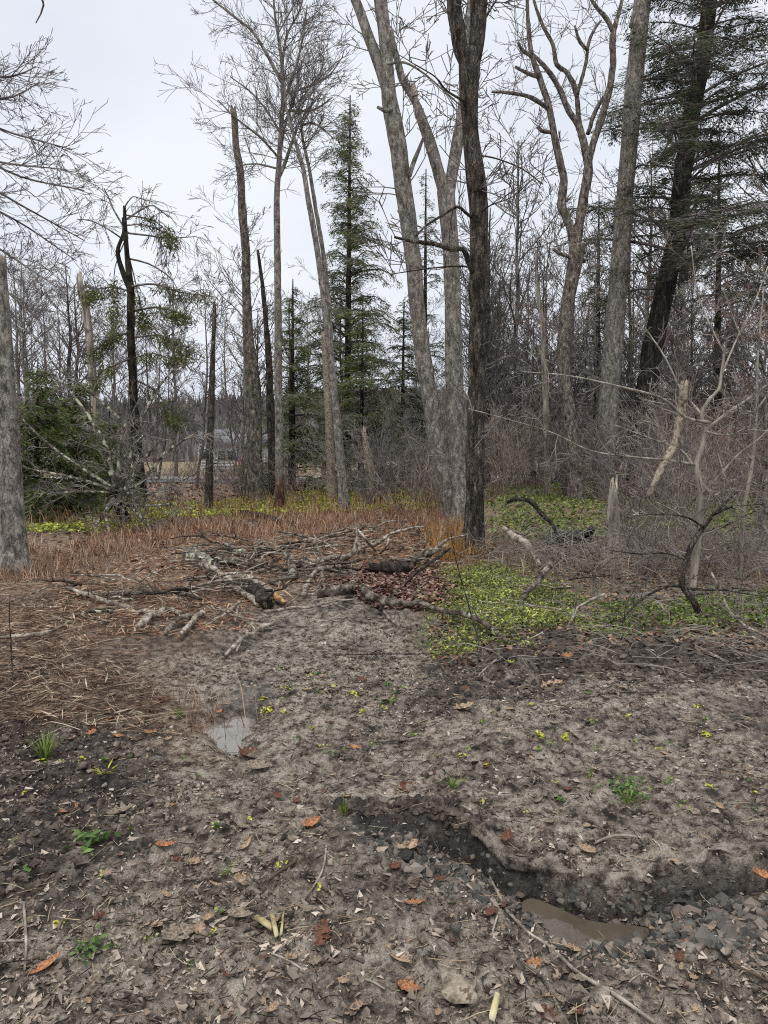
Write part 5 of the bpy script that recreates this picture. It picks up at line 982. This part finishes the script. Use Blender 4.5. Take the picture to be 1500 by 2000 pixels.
# ------------------------------------------------------------------ fallen leaves one can pick out
def leaf_mesh(L, W, lob, curl, seed):
    r = random.Random(seed); n = 10; V, Q = [], []
    for i in range(n + 1):
        s = i / n; w = W * .5 * (math.sin(math.pi * min(1, s ** .8)) ** .75) * (1 + lob * math.sin(i * 2.4 + seed) + r.uniform(-.08, .08)) if 0 < i < n else .002
        x = (s - .5) * L; zc = curl * L * ((s - .5) ** 2) * 2 + r.uniform(-.002, .002)
        for k in (-1, -.5, 0, .5, 1): V.append((x, k * w, zc + curl * abs(k) ** 1.5 * w * 1.3 + .003 + (.003 if i % 2 and k else 0)))
    for i in range(n):
        for k in range(4): a = i * 5 + k; Q.append([a, a + 1, a + 6, a + 5])
    return V, Q
LM = {}
def leaf(label, px, py, wpx, ang, m, kind=0, group=None, tilt=0.0):
    key = (kind, m)
    d = flat(px, py)[1]; L = wpx * math.hypot(d, CAM_H) / FPX
    if key not in LM:
        V, Q = leaf_mesh(1.0, (.42, .6, .5, .3, .75)[kind % 5], (.1, .3, .45, .05, .35)[kind % 5], (.25, .4, .1, .5, .3)[kind % 5], kind + 3); o = mk('fallen_leaf', V, Q, None, m)
    else: o = bpy.data.objects.new('fallen_leaf', LM[key]); C.objects.link(o)
    LM[key] = o.data; g = G(px, py, .006); o.location = g; o.scale = (L, L, L); o.rotation_euler = (U(-.25, .25) + tilt, U(-.25, .25), ang); return tag(o, label, 'leaf', group)
for a in (('orange brown pointed leaf standing in the dark soil, lower left', 135, 1583, 48, 1.3, 'leaf_orange', 0), ('curled brown ribbed leaf right of the pointed orange leaf, lower left', 238, 1587, 46, .3, 'leaf_grey', 4), ('orange leaf fragment on pale litter left of centre', 324, 1654, 36, .2, 'leaf_orange', 1),
          ('small orange leaf by the short thick brown stick', 332, 1573, 22, 0, 'leaf_orange', 2), ('orange curled leaf at the wet rut below the puddle', 610, 1609, 34, .4, 'leaf_orange', 1), ('dark orange lobed leaf near the bottom middle', 628, 1822, 54, 1.4, 'leaf_rust', 2), ('big tan oak leaf propped up in the gully', 796, 1661, 56, .9, 'leaf_tan', 1),
          ('rust coloured curled leaf in the centre mud', 796, 1540, 36, 2.6, 'leaf_rust', 4), ('small orange leaf on the mud right of the puddle', 694, 1460, 30, 2.4, 'leaf_orange', 0), ('long orange leaf at the lower left corner', 92, 1886, 56, .8, 'leaf_orange', 0), ('wet brown leaf lying below the puddle', 488, 1478, 62, 1.0, 'leaf_rust', 4), ('grey wet leaf flat in the rut below the puddle', 503, 1500, 50, -.4, 'leaf_grey', 4),
          ('pale pointed leaf on the litter in the left middle', 480, 1655, 40, 1.0, 'leaf_tan', 3), ('broad tan leaf lying left of the thin curved twig', 478, 1724, 44, .2, 'leaf_tan', 1), ('ribbed grey leaf near the straw stalks', 470, 1788, 52, -.3, 'leaf_grey', 0), ('large grey leaf flattened left of the straw stalks', 346, 1830, 60, .9, 'leaf_grey', 4), ('orange red leaf beside the long pale forked twig', 1048, 1880, 36, .2, 'leaf_orange', 2),
          ('orange leaf strip on the slate chips', 1362, 1848, 38, -.5, 'leaf_orange', 3), ('orange leaf at the right edge above the brown puddle', 1488, 1712, 40, .1, 'leaf_orange', 1), ('pinkish curled leaf on the mud bank', 1146, 1662, 32, -.6, 'leaf_tan', 4), ('brown leaf standing on the gully lip', 992, 1638, 38, 1.2, 'leaf_rust', 1), ('broad tan leaf at the bottom left of the bark flake', 798, 1932, 40, -.3, 'leaf_orange', 4),
          ('large ribbed pale leaf half buried at the bottom', 778, 1870, 60, -.9, 'leaf_tan', 0), ('orange leaf in the gully water edge', 812, 1762, 34, .2, 'leaf_orange', 2), ('rust leaf in the gully left side', 770, 1694, 28, .6, 'leaf_rust', 1), ('pinkish flat leaf lying in the gully', 856, 1722, 32, .4, 'leaf_rust', 4), ('orange fleck leaf right of the dark soil ridge stub', 1108, 1282, 24, .2, 'leaf_orange', 4), ('tan leaf on the mud just below the dark soil ridge', 1080, 1342, 46, .3, 'leaf_tan', 4),
          ('pale brown leaf left of the yellow seedlings', 908, 1384, 42, .3, 'leaf_tan', 4), ('rust leaf on the slate above the long pale twig', 955, 1786, 34, .3, 'leaf_rust', 4), ('orange curled leaf floating in the grey puddle', 428, 1390, 20, 1.2, 'leaf_orange', 0), ('tan leaf at the upper rim of the grey puddle', 444, 1376, 26, .3, 'leaf_tan', 0), ('rust leaf at the bottom edge by the tan wood sliver', 1072, 1988, 40, -.8, 'leaf_rust', 1)):
    leaf(*a)
zones = (('small brown leaf lying on the right mud flat', 'leaves on the right mud flat', (860, 1340, 1500, 1640), 34), ('small brown leaf lying in the left foreground litter', 'leaves in the left foreground litter', (150, 1590, 720, 1990), 40), ('rust brown leaf in the left thatch beside the puddle', 'leaves in the left thatch', (130, 1340, 330, 1450), 40),
         ('wet leaf lying along the gully and bottom edge', 'leaves along the gully', (700, 1760, 1480, 1990), 40), ('small leaf on the middle of the mud track', 'leaves on the mud track', (520, 1260, 860, 1600), 30))
for lb, g, (x0, y0, x1, y1), k in zones:
    for _ in range(k):
        mm = random.choice(('leaf_tan', 'leaf_grey', 'leaf_grey', 'leaf_rust', 'leaf_tan')) if 'thatch' not in lb else random.choice(('leaf_orange', 'leaf_rust', 'leaf_tan'))
        leaf(lb, U(x0, x1), U(y0, y1), U(10, 26), U(0, 6.28), mm, random.randrange(5), g)

# ------------------------------------------------------------------ stones
def stone_mesh(seed, flatn):
    r = np.random.default_rng(seed + 50); n = int(r.integers(5, 8)); a = np.sort(r.uniform(0, 2 * math.pi, n) * .35 + np.arange(n) * 2 * math.pi / n * .8); rr = r.uniform(.6, 1.0, n); b = np.column_stack([np.cos(a) * rr, np.sin(a) * rr * r.uniform(.55, .95)])
    h = flatn * r.uniform(.35, .7); V = [[*p, -h] for p in b] + [[*(p * r.uniform(.85, 1.0)), h * r.uniform(.3, .7)] for p in b] + [[*(p * r.uniform(.45, .7) + r.uniform(-.08, .08, 2)), h * r.uniform(.8, 1.1)] for p in b] + [[0, 0, h]]
    Q = [[i, (i + 1) % n, n + (i + 1) % n, n + i] for i in range(n)] + [[n + i, n + (i + 1) % n, 2 * n + (i + 1) % n, 2 * n + i] for i in range(n)]; T3 = [[2 * n + i, 2 * n + (i + 1) % n, 3 * n] for i in range(n)]
    return np.array(V) * .5, Q, T3
SM = {}
def stone(label, px, py, wpx, m='stone', kind=0, group=None):
    d = flat(px, py)[1]; L = wpx * math.hypot(d, CAM_H) / FPX
    if (kind, m) not in SM: V, Q, T3 = stone_mesh(kind, (.6, .35, .45)[kind % 3]); o = mk('stone', V, Q, T3, m, smooth=False, attrs={'rnd': np.full(len(V), U(.2, .9))})
    else: o = bpy.data.objects.new('stone', SM[(kind, m)]); C.objects.link(o)
    SM[(kind, m)] = o.data; o.location = G(px, py, L * .06 + .002); o.scale = (L, L * U(.7, 1), L); o.rotation_euler = (U(-.3, .3), U(-.3, .3), U(0, 6.28)); return tag(o, label, 'stone', group)
for a in (('rounded grey tan stone near the bottom left of the straw', 433, 1845, 30, 'stone', 0), ('small white pebble at the end of the mud track', 629, 1222, 9, 'stone_pale', 2), ('pale pebble a little below the white pebble', 635, 1256, 10, 'stone_pale', 0), ('smooth blue grey stone under the green weed', 1263, 1600, 24, 'stone', 1), ('grey flat stone in the gully wall', 1014, 1747, 26, 'slate', 1), ('mauve flat stone in the gully wall', 1126, 1740, 26, 'slate', 4), ('grey round stone by the long pale twig', 1118, 1908, 18, 'stone', 0),
          ('dark grey stone in the left litter', 260, 1735, 20, 'slate', 3), ('large grey submerged stone in the gully', 888, 1812, 34, 'slate', 2), ('green grey submerged stone in the gully', 828, 1830, 36, 'slate', 5), ('yellow pebble at the puddle edge lower right', 1268, 1866, 9, 'stone_pale', 3), ('mauve stone lying in the left gully', 856, 1724, 22, 'slate', 6), ('grey stone at the gully head', 690, 1590, 16, 'stone', 7)): stone(*a)
for lb, g, (x0, y0, x1, y1), k in (('dark angular slate chip by the lower right bank', 'slate chips by the bank', (1090, 1740, 1500, 1900), 110), ('grey slate piece sticking from the gully wall', 'slate in the gully wall', (1080, 1728, 1420, 1800), 40), ('small grey stone in the gully bed', 'stones in the gully bed', (700, 1620, 1020, 1800), 70), ('tiny grey stone pressed into the mud', 'stones in the mud', (300, 1420, 1480, 1980), 40)):
    for _ in range(k): stone(lb, U(x0, x1), U(y0, y1), U(9, 26) if 'slate' in lb else U(8, 18), 'slate' if 'tiny' not in lb else 'stone', random.randrange(3, 14), g)

# ------------------------------------------------------------------ ground cover nobody could count
def on_ground(xs_, ys_, lift): return np.column_stack([xs_, ys_, hgt(xs_, ys_) + lift])
def stuff(name, label, cat, V, F, m, rep=5, quads=False, n=None):
    k = len(V) // rep; o = mk(name, V, F if quads else None, None if quads else F, m, attrs={'rnd': np.repeat(RNG.random(k), rep)}); return tag(o, label, cat, kind='stuff')
# leaf shreds over the near mud
near_poly = np.array([(-1.6, 1.45), (1.7, 1.45), (3.6, 5.0), (3.0, 5.6), (-.2, 6.2), (-1.6, 5.0), (-3.2, 4.6)])
x, y = scatter(near_poly, 62000, .95, .05); sz = RNG.lognormal(0, .5, len(x)) * .0098; sz = np.minimum(sz, .026)
keep = (inside(PUD1, x, y, .02) + inside(PUD2, x, y, .02) < .5) & (RNG.random(len(x)) < .22 + .78 * sstep(-.15, .7, fbm2(x, y, 1.7, 4, 57) + .5 * (y < 2.4))); x, y, sz = x[keep], y[keep], sz[keep]; k = len(x)
V, F = leaves(on_ground(x, y, .003), rflat(k, .15), rnorm(k, .32), sz * 1.6, sz * RNG.uniform(.25, .9, k), RNG.uniform(-.3, .5, k), RNG.uniform(-.1, .25, k)); V = V + RNG.normal(0, 1, V.shape) * np.repeat(sz, 5)[:, None] * .22; stuff('leaf_litter', 'decayed leaf shreds trodden into the near mud', 'leaf litter', V, F, 'shreds')
# crumbs and clods
def clods(name, label, poly, n, smin, smax, m, power=1.0, lift=.1):
    x, y = scatter(poly, n, power, .05); n = len(x); s = RNG.uniform(smin, smax, n) * (.45 + 1.2 * RNG.random(n) ** 4); g = (1 + 5 ** .5) / 2
    ico = np.array([(-1, g, 0), (1, g, 0), (-1, -g, 0), (1, -g, 0), (0, -1, g), (0, 1, g), (0, -1, -g), (0, 1, -g), (g, 0, -1), (g, 0, 1), (-g, 0, -1), (-g, 0, 1)]) / 1.9
    fi = np.array([(0, 11, 5), (0, 5, 1), (0, 1, 7), (0, 7, 10), (0, 10, 11), (1, 5, 9), (5, 11, 4), (11, 10, 2), (10, 7, 6), (7, 1, 8), (3, 9, 4), (3, 4, 2), (3, 2, 6), (3, 6, 8), (3, 8, 9), (4, 9, 5), (2, 4, 11), (6, 2, 10), (8, 6, 7), (9, 8, 1)])
    V = ico[None] * (1 + RNG.normal(0, .42, (n, 12, 3))) * s[:, None, None] * np.array([1, 1, .7]); V = V + on_ground(x, y, 0)[:, None, :] + np.array([0, 0, 1]) * (s * lift)[:, None, None]
    F = (fi[None] + (np.arange(n) * 12)[:, None, None]).reshape(-1, 3); stuff(name, label, 'soil', V.reshape(-1, 3), F, m, 12).data.shade_flat()
clods('mud_crumbs', 'crumbled mud over the trodden clearing', near_poly, 5000, .006, .015, 'mudclod', 1.4)
clods('soil_clods', 'wet black soil clods along the churned ridge', gp([(840, 1350), (960, 1275), (1100, 1250), (1560, 1262), (1560, 1340), (1150, 1335), (1000, 1370), (880, 1400)]), 2600, .006, .03, 'clods', 0, .05)
clods('soil_clods', 'dark soil clods in the lower left corner', DARK_L, 1800, .006, .018, 'clods', .5, .2)
clods('soil_clods', 'dark wet soil clods at the gully head', DARK_C, 900, .006, .016, 'clods', 0, .2)
clods('slate_gravel', 'dark slate gravel on the gully floor at lower right', gp([(1080, 1760), (1150, 1735), (1330, 1715), (1500, 1690), (1600, 1690), (1600, 1900), (1330, 1900), (1180, 1870), (1120, 1800)]), 1500, .008, .022, 'slate', 0, .15)
clods('slate_gravel', 'small dark gravel in the left part of the gully', gp([(700, 1620), (860, 1640), (1000, 1690), (1080, 1760), (980, 1780), (830, 1740), (720, 1690)]), 800, .006, .016, 'slate', 0, .15)
# fine twigs and straw on mud
def straws(name, label, cat, poly, n, L, r, m, up=.12, power=1.0, lift=.008, curve=.25, wob=.1, seg=4):
    x, y = scatter(poly, n, power, wob); T = Tubes(); b = on_ground(x, y, lift)
    for i in range(len(x)):
        a = U(0, 6.28); l = L * U(.35, 1.3); e = U(0, 1) * up; d = np.array([math.cos(a), math.sin(a), e]); c = np.array([-math.sin(a), math.cos(a), 0]) * random.gauss(0, curve) * l; p = b[i]
        T.add([tuple(p + d * l * s + c * s * s - np.array([0, 0, e * l * s * s * .8])) for s in np.linspace(0, 1, seg)], [r * U(.6, 1.2)] * seg, 3)
    o = T.build(name, m); return tag(o, label, cat, kind='stuff')
straws('twig_litter', 'fine dead twigs and stems strewn over the mud', 'twigs', near_poly, 1500, .085, .0014, 'straw', .15, 1.2)
straws('twig_litter', 'dark root hairs and rotten twig bits pressed into the mud', 'twigs', near_poly, 3500, .05, .0016, 'log_dark', .2, 1.0, .006, .5)
straws('twig_litter', 'tangled dead stems on the left thatch', 'twigs', gp([(-200, 1090), (120, 1085), (140, 1140), (230, 1255), (330, 1290), (290, 1400), (60, 1410), (-200, 1420)]), 1500, .40, .0022, 'thatch', .45, 1.0, .02, .4, .5)
straws('twig_litter', 'thin grey twigs over the right periwinkle and soil ridge', 'twigs', gp([(930, 1330), (960, 1090), (1600, 1080), (1600, 1330), (1200, 1320)]), 700, .36, .0028, 'twig_grey', .9, .6, .03, .5)
straws('twig_litter', 'thin dead twigs in the right brush', 'twigs', BRUSH, 1300, .7, .0042, 'twig_grey', 2.2, .5, .03, .4)
# standing dead stalks
def stalks(name, label, poly, n, h0, h1, w, m, power=.5, lean=.25, wob=.2, low=None):
    x, y = scatter(poly, n, power, wob); n = len(x); b = on_ground(x, y, -.02); h = (RNG.uniform(h0, h1, n) * (.45 + .55 * RNG.random(n)) * (1 if low is None else 1 - .85 * inside(low, x, y, .3)))[:, None]; w = (w * np.sqrt(y / 6))[:, None]
    ln = RNG.normal(0, lean, (n, 2)); side = rflat(n); top = np.column_stack([ln, np.ones(n)]); top /= np.linalg.norm(top, axis=1, keepdims=True)
    m1 = b + top * h * .55; m2 = b + top * h + np.column_stack([ln * .6, -np.abs(ln).sum(1) * .35]) * h
    V = np.stack([b - side * w, b + side * w, m1 - side * w * .8, m1 + side * w * .8, m2], 1).reshape(-1, 3); i = np.arange(n)[:, None] * 5
    o = mk(name, V, np.concatenate([i, i + 1, i + 3, i + 2], 1), np.concatenate([i + 2, i + 3, i + 4], 1), m, attrs={'rnd': np.repeat(RNG.random(n), 5)}); return tag(o, label, 'dead grass', kind='stuff')
PILE = gp([(-200, 1440), (-200, 1170), (110, 1140), (380, 1060), (720, 1050), (880, 1070), (880, 1110), (640, 1180), (480, 1260), (330, 1330), (300, 1440)])
stalks('dead_grass', 'reddish brown dead stalks behind the brash pile', GRASS, 30000, .1, .5, .003, 'deadgrass', 0, .4, .7, PILE)
stalks('dead_grass', 'tan dry grass tuft at the foot of the dark trunk', gp([(830, 1095), (850, 1050), (905, 1040), (960, 1075), (930, 1100)]), 1500, .25, .6, .0035, 'tangrass', 0, .2)
stalks('dead_grass', 'dead weed stems at the edge of the far ground cover', gp([(-200, 1060), (300, 1030), (900, 1000), (920, 960), (500, 985), (-200, 1020)]), 4000, .3, .8, .004, 'deadgrass', 0, .22)
stalks('dead_grass', 'dry stems among the twigs right of the dark trunk', gp([(960, 1120), (970, 1065), (1500, 1060), (1600, 1150), (1250, 1135)]), 1700, .15, .5, .0035, 'straw', 0, .45)
# thatch on the left foreground
x, y = scatter(gp([(-80, 1180), (300, 1150), (420, 1200), (330, 1290), (290, 1400), (-80, 1420)]), 4500, .3, .5); k = len(x)
V, F = leaves(on_ground(x, y, .02) + np.column_stack([np.zeros(k), np.zeros(k), RNG.random(k) * .05]), rflat(k, .2), rnorm(k, .5), RNG.uniform(.04, .16, k), RNG.uniform(.004, .014, k), .2); stuff('leaf_litter', 'brown thatch of dead leaves and stems on the left', 'leaf litter', V, F, 'thatch')
x, y = scatter(gp([(60, 1160), (360, 1060), (700, 1030), (930, 1050), (900, 1105), (650, 1130), (560, 1180), (420, 1250), (200, 1280)]), 9000, .3, .3); k = len(x)
V, F = leaves(on_ground(x, y, .01) + np.column_stack([np.zeros(k), np.zeros(k), RNG.random(k) * .04]), rflat(k, .25), rnorm(k, .5), RNG.uniform(.04, .2, k), RNG.uniform(.005, .02, k), .2); stuff('leaf_litter', 'flattened brown stems and leaves around the brash pile', 'leaf litter', V, F, 'deadgrass')
# red brown wet leaf heap
x, y = scatter(LITTER, 6500, 0, .3); k = len(x); lift = .02 + .10 * np.clip(.2 - sdpoly(LITTER, x, y) / .6, 0, 1) * RNG.random(k)
V, F = leaves(on_ground(x, y, 0) + np.column_stack([np.zeros((k, 2)), lift]), rflat(k, .3), rnorm(k, .6), RNG.uniform(.04, .09, k), RNG.uniform(.02, .05, k), RNG.uniform(-.3, .5, k)); stuff('leaf_litter', 'heap of wet red brown leaves below the dark sawn log', 'leaf litter', V, F, 'redleaves')
# forest floor leaves
x, y = scatter(np.array([(-9, 8.5), (10, 8.5), (26, 40), (-26, 40)]), 9000, 1.0, .1); k = len(x)
V, F = leaves(on_ground(x, y, .015), rflat(k, .3), rnorm(k, .5), .12 * np.sqrt(y / 10), .08 * np.sqrt(y / 10), RNG.uniform(-.3, .5, k)); stuff('leaf_litter', 'brown fallen leaves on the woodland floor', 'leaf litter', V, F, 'floorleaves')
x, y = scatter(gp([(840, 1060), (1600, 1056), (1600, 1290), (1100, 1290), (860, 1330)]), 7000, .4, .15); k = len(x)
V, F = leaves(on_ground(x, y, .012), rflat(k, .3), rnorm(k, .6), RNG.uniform(.025, .085, k), RNG.uniform(.01, .045, k), RNG.uniform(-.3, .5, k)); stuff('leaf_litter', 'brown leaf litter under the right brush and periwinkle', 'leaf litter', V + RNG.normal(0, .006, V.shape), F, 'floorleaves')
# periwinkle
def cover(name, label, poly, n, L0, L1, m, power=0, h=.10, wob=.25, patch=.0):
    x, y = scatter(poly, int(n), power, wob)
    ok = RNG.random(len(x)) < .12 + sstep(.05, .45, -sdpoly(poly, x, y) + .25 * fbm2(x, y, 2.2, 3, 19)); x, y = x[ok], y[ok]
    if patch: ok = fbm2(x, y, .8, 3, 15) > patch - .5; x, y = x[ok], y[ok]
    k = len(x); hump = h * (.35 + .65 * (fbm2(x, y, 1.6, 2, 13) * .5 + .5)); z = hump * RNG.random(k) ** .7
    V, F = leaves(on_ground(x, y, .015) + np.column_stack([np.zeros((k, 2)), z]), rflat(k, .45), rnorm(k, .55), RNG.uniform(L0, L1, k), RNG.uniform(L0, L1, k) * .48, RNG.uniform(.1, .4, k), -.08); stuff(name, label, 'ground cover', V, F, m)
cover('periwinkle', 'bright yellow green periwinkle patch beside the track', gp([(826, 1112), (950, 1092), (1060, 1120), (1180, 1180), (1180, 1250), (1010, 1285), (880, 1296), (826, 1240)]), 26000, .015, .052, 'vinca_near', 0, .11, .6)
cover('periwinkle', 'darker green periwinkle under the crooked sapling', gp([(1060, 1124), (1250, 1128), (1700, 1150), (1700, 1242), (1300, 1246), (1150, 1252)]), 13000, .02, .06, 'vinca_green', 0, .08, .45, .25)
cover('ground_cover', 'yellow green ground cover strip beyond the dead grass on the left', gp([(-250, 1062), (0, 1062), (120, 1050), (250, 1045), (330, 1020), (480, 1005), (480, 985), (300, 985), (0, 1005), (-250, 1010)]), 9000, .07, .12, 'vinca_far', 0, .16, .3)
cover('ground_cover', 'yellow green ground cover strip behind the leaning sapling', gp([(400, 1015), (560, 1012), (700, 1005), (900, 1000), (900, 955), (700, 962), (540, 968), (400, 985)]), 11000, .08, .13, 'vinca_far', 0, .16, .4)
cover('ground_cover', 'green ground cover carpet beneath the thicket on the right', gp([(935, 1062), (1060, 1078), (1120, 1060), (1300, 1075), (1700, 1085), (1700, 940), (1200, 940), (940, 950)]), 26000, .065, .13, 'vinca_green', .6, .18, .4)
# seedlings and tufts: countable plants
def tuft(name, label, cat, px, py, n, hpx, m, spread=.5, w=.004, group=None):
    g = G(px, py); d = math.hypot(g[1], CAM_H); h = hpx * d / FPX; V, F, Q = [], [], []
    for i in range(n):
        a = U(0, 6.28); e = U(.15, 1) * spread; l = h * U(.5, 1.1); dr = np.array([math.cos(a) * e, math.sin(a) * e, 1]); s = np.array([-math.sin(a), math.cos(a), 0]) * w; b = g + np.array([math.cos(a), math.sin(a), 0]) * h * .12 * U(0, 1); k = len(V)
        V += [b - s, b + s, b + dr * l * .5 - s, b + dr * l * .5 + s, b + dr * l * .85 + np.array([math.cos(a), math.sin(a), -.3]) * l * .3 * e]; Q.append([k, k + 1, k + 3, k + 2]); F.append([k + 2, k + 3, k + 4])
    return tag(mk(name, V, Q, F, m, org=g, attrs={'rnd': np.repeat(RNG.random(n), 5)}), label, cat, group)
def herb(name, label, cat, px, py, n, wpx, lpx, m, group=None):
    g = G(px, py); d = math.hypot(g[1], CAM_H); R = wpx * d / FPX / 2; l = lpx * d / FPX; c = g + np.column_stack([RNG.normal(0, R * .5, n), RNG.normal(0, R * .6, n), RNG.random(n) * R * .5 + .008])
    V, F = leaves(c, rflat(n, .3), rnorm(n, .5), RNG.uniform(.7, 1.2, n) * l, RNG.uniform(.7, 1.2, n) * l * .55, .2); t_ = thing(name, label, cat, g, group); mk('leaves', V, None, F, m, t_, attrs={'rnd': np.repeat(RNG.random(n), 5)}); return t_
tuft('grass_tuft', 'long fresh grass tuft in the dark soil at the left edge', 'grass tuft', 88, 1486, 90, 62, 'grass_green', .6, .0022)
tuft('grass_tuft', 'small yellowish grass tuft right of the long grass tuft', 'grass tuft', 205, 1516, 22, 26, 'yellow_leaf', 1.2, .003)
tuft('grass_tuft', 'small pale grass tuft right of the rust leaf', 'grass tuft', 885, 1540, 30, 26, 'grass_green', 1.1, .0018)
tuft('grass_tuft', 'dark grass clump at the gully head', 'grass tuft', 672, 1592, 40, 36, 'grass_green', .5, .002)
tuft('grass_tuft', 'spiky tuft above the green weed', 'grass tuft', 1152, 1522, 34, 24, 'grass_green', .8, .0018)
tuft('grass_tuft', 'thin grass by the grey puddle', 'grass tuft', 350, 1400, 40, 26, 'grass_green', .9, .002)
herb('weed', 'leafy green weed on the right mud flat', 'weed', 1226, 1556, 110, 84, 13, 'weed')
tuft('grass_tuft', 'grass blades growing through the leafy green weed', 'grass tuft', 1226, 1572, 36, 36, 'grass_green', 1.1, .002)
herb('weed', 'low green weed in the dark lower left soil', 'weed', 175, 1652, 40, 70, 22, 'weed'); herb('weed', 'pale leafed weed left of the low green weed', 'weed', 66, 1702, 12, 34, 24, 'weed'); herb('weed', 'small leafy weed near the lower left corner', 'weed', 180, 1858, 50, 56, 13, 'weed')
herb('seedling', 'bright yellow seedling on the right mud flat', 'seedling', 1057, 1441, 16, 20, 11, 'yellow_leaf'); herb('seedling', 'yellow green seedling right of the bright yellow seedling', 'seedling', 1106, 1446, 22, 26, 10, 'yellow_leaf'); herb('seedling', 'yellow seedling at the far right of the mud flat', 'seedling', 1381, 1440, 14, 18, 10, 'yellow_leaf')
herb('seedling', 'yellow green seedling at the right rim of the grey puddle', 'seedling', 522, 1392, 26, 28, 11, 'yellow_leaf'); herb('seedling', 'small seedling just above the puddle rim seedling', 'seedling', 512, 1368, 14, 18, 10, 'yellow_leaf'); herb('seedling', 'single yellow sprig beside the cut stub', 'seedling', 997, 1296, 8, 14, 9, 'yellow_leaf')
for lb, g, (x0, y0, x1, y1), k in (('tiny yellow green sprout on the mud track', 'sprouts on the track', (540, 1300, 860, 1480), 34), ('tiny green sprout on the right mud flat', 'sprouts on the right flat', (880, 1350, 1480, 1600), 34), ('tiny green sprout in the left foreground', 'sprouts in the left foreground', (20, 1480, 640, 1900), 34)):
    for _ in range(k): herb('sprout', lb, 'seedling', U(x0, x1), U(y0, y1), random.randrange(4, 9), U(10, 22), U(6, 10), random.choice(('yellow_leaf', 'weed', 'grass_green')), g)
# thin dark upright stems in the near view
for lb, pix in (('thin dark upright stem in the left thatch', [(25, 1340, 3), (22, 1270, 3, 4.75), (18, 1200, 2, 4.8), (20, 1160, 1, 4.8)]), ('thin dark stem crossing the periwinkle patch', [(948, 1300, 3), (920, 1200, 3, 5.1), (892, 1100, 2, 5.2), (880, 1040, 1.5, 5.2)])):
    p = gpath(pix); t = thing('dry_weed', lb, 'weed', p[0, :3]); add_limb(t, 'stem', p, 'log_dark', 5, rough=.1); T = Tubes(); sprout(T, p, 6, .12, 0, dict(GNARL, rmin=.0012), .3, 1, .5); T.build('twigs', 'twig_dark', t)
print('objects', len(bpy.data.objects), 'tris', sum(len(m.loops) - 2 * len(m.polygons) for m in bpy.data.meshes))
